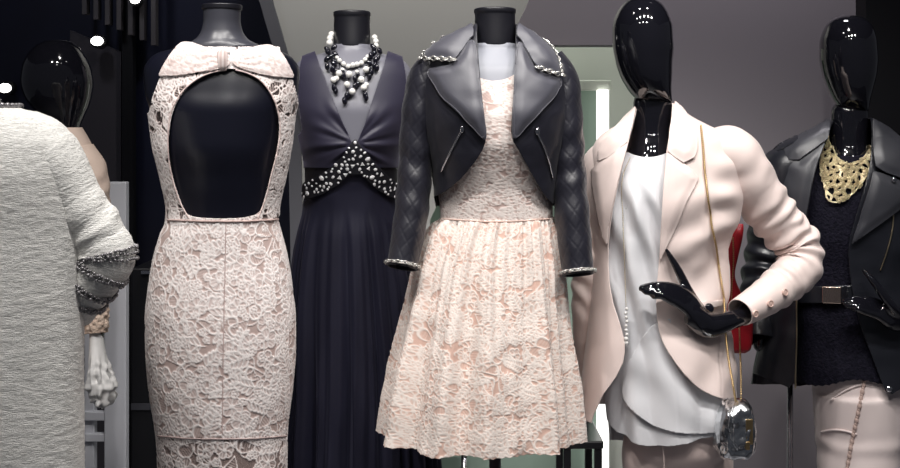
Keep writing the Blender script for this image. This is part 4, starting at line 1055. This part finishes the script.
# navy lace top
t = thing('lace_blouse', 'dark navy lace top under the open leather jacket on the right', 'top', W(850, 380, D6))
rowsT = [(150, 828, 874, .060, .064), (158, 816, 886, .070, .072), (168, 800, 902, .080, .082), (200, 790, 912, .110, .096), (235, 791, 910, .112, .092), (265, 795, 905, .100, .085), (295, 797, 903, .096, .085), (330, 797, 907, .104, .10), (365, 796, 911, .120, .118), (392, 796, 914, .130, .126)]
LT = Loft(D6, rowsT, 200, 220); x, y = LT.px()
LT.disp(.003 * noise(LT.U * 12, LT.V * 12, 0, 61))
lofted('fabric', LT, M_NAVYLACE, t, np.where(LT.front > 0, np.minimum(y - (156 - .01 * (x - 850) ** 2), 383.5 + 3 * np.sin((x - 800) / 12) - 1.2 * np.abs(np.sin(x / 2.2)) - y), np.minimum(y - 154, 386 - y)), None, .002)
bT = LT.bvh()
t = thing('belt', 'black waist belt with square gold buckle on the navy lace top', 'belt', W(833, 294, D6 - .1))
obj('strap', patch(bT, [(792, 287), (820, 286), (850, 285), (880, 285), (905, 285), (905, 302), (880, 302), (850, 302), (820, 302.5), (792, 303)], .008, 1.5, D6, 0), M_LEATHER2, t, .004, 1)
pb, nb = hit(bT, 832, 294, D6); R = np.array(Vector(tuple(nb)).to_track_quat('Y', 'Z').to_matrix())
bk = MB(); hw, hh = 9 / s6, 8.2 / s6
V = np.array([(-hw, -.003, -hh), (hw, -.003, -hh), (hw, .003, -hh), (-hw, .003, -hh), (-hw, -.003, hh), (hw, -.003, hh), (hw, .003, hh), (-hw, .003, hh)])
bk.add(V @ R.T + pb + nb * .018, [[0, 3, 2, 1], [4, 5, 6, 7], [0, 1, 5, 4], [1, 2, 6, 5], [2, 3, 7, 6], [3, 0, 4, 7]])
obj('buckle', bk.mesh(False), mat('rose_gold', (.78, .60, .50), .22, 1), t, bevel=.002)
bk = MB(); p2, n2 = hit(bT, 845, 294, D6); hw = 1.8 / s6; V2 = V * np.array([hw / (9 / s6), 1, 1.12]); bk.add(V2 @ R.T + p2 + n2 * .017, [[0, 3, 2, 1], [4, 5, 6, 7], [0, 1, 5, 4], [1, 2, 6, 5], [2, 3, 7, 6], [3, 0, 4, 7]])
obj('keeper', bk.mesh(False), M_STEEL, t, bevel=.001)
# jacket
t8 = thing('leather_jacket', 'open black leather biker jacket worn over the navy lace top', 'jacket', W(850, 390, D6))
rows6 = [(118, 834, 870, .054, .060), (124, 828, 878, .062, .068), (132, 814, 890, .074, .082), (140, 796, 904, .086, .094), (148, 782, 916, .098, .104), (160, 774, 924, .112, .112), (200, 772, 926, .138, .118), (240, 775, 921, .132, .110), (275, 773, 918, .122, .104), (310, 768, 922, .126, .116), (350, 759, 930, .138, .132), (380, 753, 936, .148, .142), (402, 750, 940, .155, .15)]
L6 = Loft(D6, rows6, 300, 300); x, y = L6.px(); fr6 = L6.front > 0
L6.disp(.004 * noise(L6.U * 9, L6.V * 9, 0, 71) + .002 * noise(L6.U * 25, L6.V * 25, 0, 72))
OP6 = chaikin([(836, 100), (830, 130), (818, 160), (812, 186), (806, 222), (801, 262), (797, 310), (796, 350), (794.5, 390), (772, 381), (753, 372.5), (735, 372), (735, 430), (960, 430), (960, 385), (905, 386), (888, 397), (880, 376), (868, 345), (858, 318), (850, 280), (848, 244), (856, 218), (864, 190), (871, 160), (872, 130), (868, 100)], 1)
f6c = np.where(fr6, -sdf(OP6, x, y), np.minimum(384 - y, y - 116))
for nm, half in (('front_panel', np.minimum(845 - x, L6.front * 60)), ('front_panel', np.minimum(x - 845, L6.front * 60)), ('back_panel', -L6.front * 60)):
    lofted(nm, L6, M_LEATHER2, t8, np.minimum(f6c, half), None, .003)
b6 = L6.bvh()
LP6R = [(872, 172), (868, 188), (860, 212), (852, 238), (850, 244), (862, 236), (878, 224), (894, 212), (908, 200), (914, 190), (904, 184), (890, 178), (880, 174)]
CO6R = [(870, 122), (884, 130), (898, 142), (908, 154), (916, 168), (912, 180), (898, 179), (884, 174), (874, 168), (871, 150)]
LP6L = [(826, 144), (818, 162), (812, 186), (806, 220), (802, 256), (796, 236), (788, 210), (782, 186), (779, 168), (788, 160), (800, 162), (812, 154)]
CO6L = [(834, 122), (828, 142), (812, 153), (800, 161), (789, 161), (786, 152), (796, 142), (812, 132), (824, 124)]
M_LAPEL_LIT2 = mat('lapel_leather_lit_right', (.035, .036, .044), .42, spec=.6, bump=(300, .2, .0006))  # paler copy of the jacket leather, its sheen put into the colour
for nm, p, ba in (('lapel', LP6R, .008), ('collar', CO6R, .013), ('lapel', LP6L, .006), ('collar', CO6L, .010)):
    obj(nm, patch(b6, p, lapel_off(ba, .005), 1.2, D6, 0), M_LAPEL_LIT2, t8, .004, 1)
obj('zip', line_tube(polyline_on(b6, [(801, 258), (797.5, 290), (796.8, 340), (795.5, 388)], .002, 40, D6), .0022), M_PALEGOLD, t8)
obj('zip', line_tube(polyline_on(b6, [(893, 210), (892, 228), (887, 250), (880, 270)], .003, 30, D6), .0020), M_PALEGOLD, t8)
p, n = hit(b6, 889, 389, D6); b = MB(); b.ball(p + n * .003, .0085, (1, .5, 1), 12); obj('snap_button', b.mesh(), M_CHROME, t8)
p, n = hit(b6, 890, 181, D6); b = MB(); b.ball(p + n * .022, .0065, (1, .5, 1), 12); obj('snap_button', b.mesh(), M_CHROME, t8)
S6 = tube(pxpath([(902, 160, D6), (916, 172, D6), (944, 216, D6 + .02), (966, 260, D6 + .03), (962, 280, D6 + .01), (938, 300, D6 - .05), (916, 314, D6 - .10)]), [(.05, .08), (.072, .085), (.066, .074), (.060, .064), (.058, .06), (.05, .052), (.042, .045)], 90, 240)
gridded('sleeve', wrinkle(wrinkle(S6, .6, .15, .006, 90, 3), .3, .15, .003, 60, 5), M_LEATHER2, t8, True, .003)
S6b = tube(pxpath([(794, 158, D6), (784, 170, D6), (772, 220, D6 + .04), (764, 270, D6 + .05), (758, 310, D6 + .02), (758, 340, D6 - .02)]), [(.05, .08), (.066, .08), (.060, .07), (.056, .06), (.052, .055), (.046, .048)], 90, 200)
gridded('sleeve', wrinkle(wrinkle(S6b, .6, .2, .006, 60, 13), .3, .15, .003, 60, 15), M_LEATHER2, t8, True, .003)
ep = MB(); 
obj('epaulette', patch(b6, [(770, 150), (782, 140), (800, 138), (800, 146), (786, 152), (772, 160)], .012, 1.5, D6, 1), M_LEATHER2, t8, .004, 1)
# gold bib
t = thing('bib_necklace', 'openwork gold bib necklace on the right mannequin in leather jacket', 'necklace', W(848, 160, D6 - .1))
bn6 = bvh_of(nk6, True)
BIB = chaikin([(827, 133), (832, 138), (835, 150), (838, 160), (848, 166), (860, 162), (868, 150), (871, 132), (875, 138), (873, 156), (866, 178), (856, 192), (844, 201), (834, 204), (826, 200), (825, 188), (821, 176), (822, 160), (825, 146)], 2)
HOLES = [((843, 176), 5.0, 3.6), ((831, 168), 3.0, 3.2), ((853, 170), 2.4, 2.0), ((841, 188), 4.0, 2.2), ((833, 185), 2.2, 2.4), ((830, 192), 2.2, 1.8), ((855, 180), 2.6, 1.8), ((864, 165), 1.8, 2.6), ((829, 177), 1.8, 1.6), ((828, 156), 1.3, 2.2), ((870, 148), 1.0, 2.6), ((849, 192), 2.0, 1.5)]
rB = np.random.default_rng(12); SEED = []
while len(SEED) < 46:
    q = (rB.uniform(820, 876), rB.uniform(134, 206))
    if sdf(BIB, np.array([q[0]]), np.array([q[1]]))[0] > -.5 and all(math.hypot(q[0] - a, q[1] - c) > 4.6 for a, c in SEED): SEED.append(q)
    elif rB.random() < .002: break
SEED = np.array(SEED)
def bibf(X, Y, f):
    d = np.sort(np.hypot(X[..., None] - SEED[:, 0], Y[..., None] - SEED[:, 1]), axis=-1)
    net = 1.25 + .35 * noise(X * .3, Y * .3, 0, 8) - (d[..., 1] - d[..., 0]) * .5
    return np.minimum(f + .4 * noise(X * .8, Y * .8, 0, 3), np.maximum(net, 1.5 - f))
class Two:
    """whichever of two bodies the ray meets first"""
    def __init__(s, *b): s.b = b
    def ray_cast(s, o, d):
        best = (None, None, None, None)
        for q in s.b:
            r = q.ray_cast(o, d)
            if r[0] is not None and (best[0] is None or r[3] < best[3]): best = r
        return best
    def find_nearest(s, p): return min((q.find_nearest(p) for q in s.b), key=lambda r: r[3])
bibb = Two(bn6, bT)
M_BIB = mat('bib_gold', (.80, .69, .46), .32, 1, bump=(420, 1.0, .0025))
obj('bib', patch(bibb, BIB, .010, .7, D6, 0, bibf), M_BIB, t, .003, 0)
qx, qy = np.random.default_rng(3).uniform((820, 132), (876, 204), (9000, 2)).T
ok = bibf(qx, qy, sdf(BIB, qx, qy)) > .25
cand = []
for a, c in zip(qx[ok], qy[ok]):
    if all((a - u) ** 2 + (c - v) ** 2 > 1.5 for u, v in cand): cand.append((a, c))
keep = [cand.pop(0)]; grew = True
while grew:                                  # only links that hang together with the rest
    near = [q for q in cand if any((q[0] - u) ** 2 + (q[1] - v) ** 2 < 4.4 for u, v in keep)]
    cand = [q for q in cand if q not in near]; keep += near; grew = bool(near)
b = MB(); rr = np.random.default_rng(4)
for a, c in keep:
    p, n = hit(bibb, a, c, D6); R = np.array(Vector(tuple(n + rr.normal(0, .45, 3))).to_track_quat('Z', 'Y').to_matrix())
    b.torus(p + n * .0125, .0040, .0013, R, 8, 4)
obj('chain', b.mesh(), M_BIB, t)

# red bag hanging behind the blush sleeve
Dr_ = 3.36
t = thing('handbag', 'red leather bag hanging between the blush sleeve and the leather jacket', 'bag', W(736, 350, Dr_))
rr_ = [(224, 737, 743, .008, .008), (230, 733, 743, .018, .018), (242, 728, 741, .024, .024), (258, 723, 737, .028, .028), (275, 719, 734, .032, .032), (296, 718, 742, .036, .036), (318, 719, 752, .038, .038), (335, 720, 752, .038, .038), (348, 723, 750, .034, .034), (352.5, 730, 746, .012, .012)]
lofted('body', Loft(Dr_, rr_, 72, 80, 2.8), M_RED, t, caps=True)
b = MB()
for v in spline(np.array([W(733, 238, Dr_ - .03), W(733.5, 262, Dr_ - .036), W(732, 285, Dr_ - .042), W(731, 310, Dr_ - .044)]), 40): b.ball(v, .0022, n=5)
obj('chain', b.mesh(), M_GOLD, t)

# ===== left: beige jacket mannequin at the back
D0, s0 = 3.6, 350.0
m0 = thing('mannequin', 'glossy black egg-headed mannequin behind the cream coat, in the beige jacket', 'mannequin', W(60, zpx(0, D0), D0))
HD = Loft(D0, [(39.5, 54, 60, .004, .004), (41, 45, 69, .03, .03), (46, 36, 77, .056, .056), (55, 28, 84, .076, .076), (68, 23, 90, .090, .09), (82, 21.5, 92.5, .092, .092), (96, 25, 91, .084, .084), (108, 33, 87.5, .07, .07), (118, 43, 83, .056, .056), (128, 50, 79.5, .048, .048), (142, 52, 79, .046, .046), (150, 52, 79, .046, .046)], 96, 100, 2.0)
lofted('head', HD, M_GLOSS, m0, caps=True)
nk0 = Loft(D0, [(130, 51, 79, .046, .046), (146, 49, 80, .05, .05), (156, 34, 90, .06, .06), (170, 14, 98, .08, .08), (220, 14, 88, .1, .09), (280, 16, 74, .08, .07), (350, 12, 74, .09, .10), (420, 14, 74, .08, .08)], 48, 80).P
ar0 = round_ends(tube(pxpath([(90, 172, D0 + .01), (95, 240, D0 + .01), (96, 310, D0 - .02), (97, 345, D0 - .03)]), [.036, .033, .026, .018], 20, 50), 3)
hd0 = round_ends(tube(pxpath([(97, 342, D0 - .03), (98, 356, D0 - .035), (99, 368, D0 - .04)]), [(.013, .02), (.014, .034), (.013, .03)], 20, 20), 4)
fg0 = [digit(pxpath([(99, 365, D0 - .066 + .017 * i), (100, 379, D0 - .07 + .017 * i), (99, 391 - 3 * abs(i - 1.4), D0 - .066 + .016 * i)]), [.0095, .0085, .006]) for i in range(4)]
tb0 = digit(pxpath([(97, 350, D0 - .045), (96, 362, D0 - .06), (97, 374, D0 - .064)]), [.011, .0095, .006])
union('body', [nk0, ar0, hd0, *fg0, tb0, *legs(D0, 43, 400, s0, .045)], M_GLOSS, m0, .0045, 5)
t = thing('jacket', 'beige jacket with furry cuff seen behind the cream coat sleeve', 'jacket', W(55, 330, D0))
LJ0 = Loft(D0, [(127, 46, 81, .052, .052), (132, 41, 84, .062, .062), (140, 28, 88.5, .074, .076), (150, 18, 93, .088, .088), (165, 10, 97, .102, .1), (200, 6, 96, .118, .11), (260, 4, 86, .108, .10), (300, 2, 80, .112, .11), (350, 0, 79, .12, .12)], 120, 150)
x, y = LJ0.px(); lofted('body', LJ0, M_BEIGE, t, y - 127.5, None, .004)
SJ0 = tube(pxpath([(82, 148, D0), (90, 168, D0), (95, 230, D0 + .01), (96, 296, D0 - .015)]), [(.03, .06), (.044, .062), (.038, .05), (.031, .04)], 64, 120)
gridded('sleeve', wrinkle(SJ0, .5, .3, .003, 50, 3), M_BEIGE, t, True, .003)
CF = tube(pxpath([(95.5, 292, D0 - .014), (95.5, 300, D0 - .015), (96, 322, D0 - .02), (96.5, 333, D0 - .024)]), [(.031, .04), (.035, .044), (.035, .044), (.030, .038)], 72, 60)
NVc, NUc = CF.shape[:2]; CF = CF + normals(CF, True) * (.005 * noise(CF[..., 0] * 110, CF[..., 1] * 110, CF[..., 2] * 110, 8))[..., None]
gridded('cuff', CF, M_FUR, t, True, .003, label='furry beige cuff')
t = thing('lace_glove', 'white frilled lace glove on the hand below the furry beige cuff', 'glove', W(98, 400, D0))
GL = tube(pxpath([(96.5, 330, D0 - .024), (97, 345, D0 - .03), (99, 366, D0 - .045), (102, 384, D0 - .05), (102, 396, D0 - .05), (98, 404, D0 - .046)]), [(.019, .026), (.020, .030), (.027, .046), (.034, .056), (.030, .05), (.008, .014)], 90, 110)
NVg, NUg = GL.shape[:2]; vv = np.linspace(0, 1, NVg)[:, None]; tt = np.linspace(0, 2 * PI, NUg, endpoint=False)[None]
GL = GL + normals(GL, True) * (sm(.3, .7, vv) * (.007 * np.sin(tt * 9 + 6 * vv) + .011 * noise(GL[..., 0] * 70, GL[..., 1] * 70, GL[..., 2] * 70, 4)))[..., None]
gridded('fabric', GL, M_RUFFLE, t, True, .0015)

# ===== far left: cream tweed coat from behind
D1, s1 = 2.6, 1260 / 2.6
m1 = thing('mannequin', 'black mannequin inside the cream tweed coat, cut by the left photo edge', 'mannequin', W(-12, zpx(0, D1), D1))
nk1 = Loft(D1, [(96, -34, -2, .044, .044), (106, -34, 4, .05, .05), (118, -60, 36, .066, .066), (136, -82, 58, .085, .08), (190, -84, 60, .10, .09), (270, -70, 46, .075, .08), (340, -82, 58, .10, .09), (420, -78, 54, .09, .09)], 48, 80).P
a1 = round_ends(tube(pxpath([(42, 152, D1), (70, 200, D1 + .01), (100, 250, D1 + .02)]), [.042, .038, .034], 20, 40), 3)
a2 = round_ends(tube(pxpath([(100, 250, D1 + .02), (94, 274, D1 + .02), (72, 304, D1 + .04)]), [.032, .028, .02], 20, 40), 3)
a3 = round_ends(tube(pxpath([(-70, 150, D1), (-96, 220, D1 + .02), (-110, 300, D1 + .02), (-112, 370, D1 - .01)]), [.042, .036, .030, .02], 20, 50), 3)
union('body', [nk1, a1, a2, a3, *legs(D1, -12, 420, s1)], M_GLOSS, m1, .0055, 5)
t = thing('coat', 'cream boucle tweed coat seen from behind with beaded bands on bent sleeve', 'coat', W(-12, 590, D1))
L1 = Loft(D1, [(106, -40, 14, .058, .060), (109, -48, 22, .066, .066), (113, -62, 38, .078, .078), (120, -80, 54, .092, .092), (130, -92, 66, .106, .106), (145, -100, 75, .12, .12), (180, -105, 79, .132, .132), (235, -106, 82, .125, .125), (300, -107, 83, .128, .128), (400, -108, 83.5, .132, .132), (600, -112, 85, .14, .14)], 320, 400)
x, y = L1.px()
L1.disp(.0007 * noise(L1.U * 70, L1.V * 170, 0, 81) + .0035 * noise(L1.U * 5, L1.V * 3, 0, 82) + .003 * np.sin(L1.U * 34 + 1.5 * noise(L1.U * 3, L1.V * 3)) * sm(200, 420, y))
lofted('body', L1, M_TWEED, t, np.where(L1.front > 0, y - 108, y - 112), None, .004)
b1 = L1.bvh()
b = MB()
for i in range(L1.P.shape[1]):
    if i % 5 == 0:
        p = L1.P[4, i]; b.ball(p + np.array([0, 0, .004]), .0042 if i % 10 else .006, n=6)
obj('collar_beads', b.mesh(), M_BEADS, t)
S1 = tube(pxpath([(38, 136, D1), (51, 154, D1), (75, 200, D1 + .01), (100, 240, D1 + .02), (106, 256, D1 + .02), (98, 274, D1 + .02), (84, 296, D1 + .03), (74, 312, D1 + .04)]), [(.045, .08), (.058, .085), (.056, .072), (.058, .066), (.060, .064), (.054, .058), (.046, .05), (.042, .046)], 120, 320)
NV1 = S1.shape[0]; vv = np.linspace(0, 1, NV1)[:, None] + 0 * S1[..., 0]
S1 = S1 + normals(S1, True) * (.0006 * noise(vv * 110, np.linspace(0, 24, 120)[None], 0, 91))[..., None]
sl1 = gridded('sleeve', wrinkle(S1, .50, .12, .0025, 50, 5), M_TWEED, t, True, .004)
nS = normals(S1, True)
for k, v in enumerate((.66, .74, .82, .90)):
    i = int(v * NV1); b = MB(); rr = np.random.default_rng(k)
    for j in range(0, 120, 2):
        for di in (-3, 0, 3):
            b.ball(S1[min(i + di, NV1 - 1), j] + nS[i, j] * .004 + rr.normal(0, .0012, 3), .0034 if rr.random() > .25 else .0046, (1, 1, .8), 5)
    obj('bead_band', b.mesh(), M_BEADS, sl1)
S1b = tube(pxpath([(-70, 134, D1), (-82, 152, D1), (-102, 220, D1 + .01), (-114, 300, D1 + .02), (-116, 372, D1 - .01)]), [(.045, .08), (.058, .085), (.056, .07), (.05, .06), (.044, .05)], 90, 160)
gridded('sleeve', S1b, M_TWEED, t, True, .004)

# ------------------------------------------------------------------ light: rows of ceiling spots over the window, plus added fill spots
def spot(x, y, z, tgt, power, size=60, r=.05, blend=.6, col=(1, .965, .93)):
    l = bpy.data.lights.new('ceiling_or_fill_spot', 'SPOT'); l.energy = power; l.spot_size = math.radians(size); l.spot_blend = blend; l.shadow_soft_size = r; l.color = col
    o = bpy.data.objects.new('ceiling_or_fill_spot', l); C.objects.link(o); o.location = (x, y, z)
    o.rotation_euler = (Vector(tgt) - Vector((x, y, z))).to_track_quat('-Z', 'Y').to_euler(); return o
for x, tx in ((-1.15, -1.12), (-.62, -.52), (-.12, .0), (.38, .25), (.85, .62), (1.3, 1.1)):
    spot(x, 1.95, 3.1, (tx, 3.1, 1.15), 52, 68)
for x, tx in ((-.5, -.25), (.12, .10), (.6, .55)):
    spot(x, 1.3, 2.9, (tx, 3.1, .9), 15, 62)
for x in (-.6, .1, .75):
    spot(x, 2.7, 3.1, (x * .9, 3.25, 1.2), 25, 80)
spot(-1.25, 1.5, 3.1, (-1.0, 2.6, .85), 30, 60)  # extra spot added to brighten the cream coat
for x_, tx_ in ((.75, .6), (1.45, 1.1)): spot(x_, 1.25, 2.9, (tx_, 3.2, .65), 20, 42)  # extra low spots added to brighten both pairs of trousers
# wall and room spots behind
spot(-1.5, 4.0, 3.1, (-1.6, 5.1, 1.7), 22, 100, .1, 1, (.9, .92, 1))  # added to brighten the dark wall on the left
spot(.45, 4.85, 3.0, (.5, 5.4, 1.4), 75, 140, .15, 1, (.95, 1, .92))
spot(-.3, 3.9, 3.1, (-.15, 4.75, 1.9), 65, 100, .1, 1)
spot(1.0, 3.7, 3.1, (1.1, 4.4, 1.2), 45, 100, .1, 1, (1, .95, 1))
w = bpy.data.worlds.new('world'); bpy.context.scene.world = w; w.use_nodes = True
bg = w.node_tree.nodes['Background']; bg.inputs[0].default_value = (.55, .58, .68, 1); bg.inputs[1].default_value = .07

cam = bpy.data.cameras.new('camera'); co = bpy.data.objects.new('camera', cam); C.objects.link(co); bpy.context.scene.camera = co
co.location = (0, 0, CZ); co.rotation_euler = (PI / 2, 0, 0); cam.sensor_width = 36; cam.lens = 36 * FOC / 900; cam.shift_y = -(234 - HY) / 900; cam.clip_start = .05
vs = bpy.context.scene.view_settings; vs.view_transform = 'Standard'; vs.look = 'None'; vs.gamma = 1; vs.exposure = 0; vs.use_curve_mapping = False
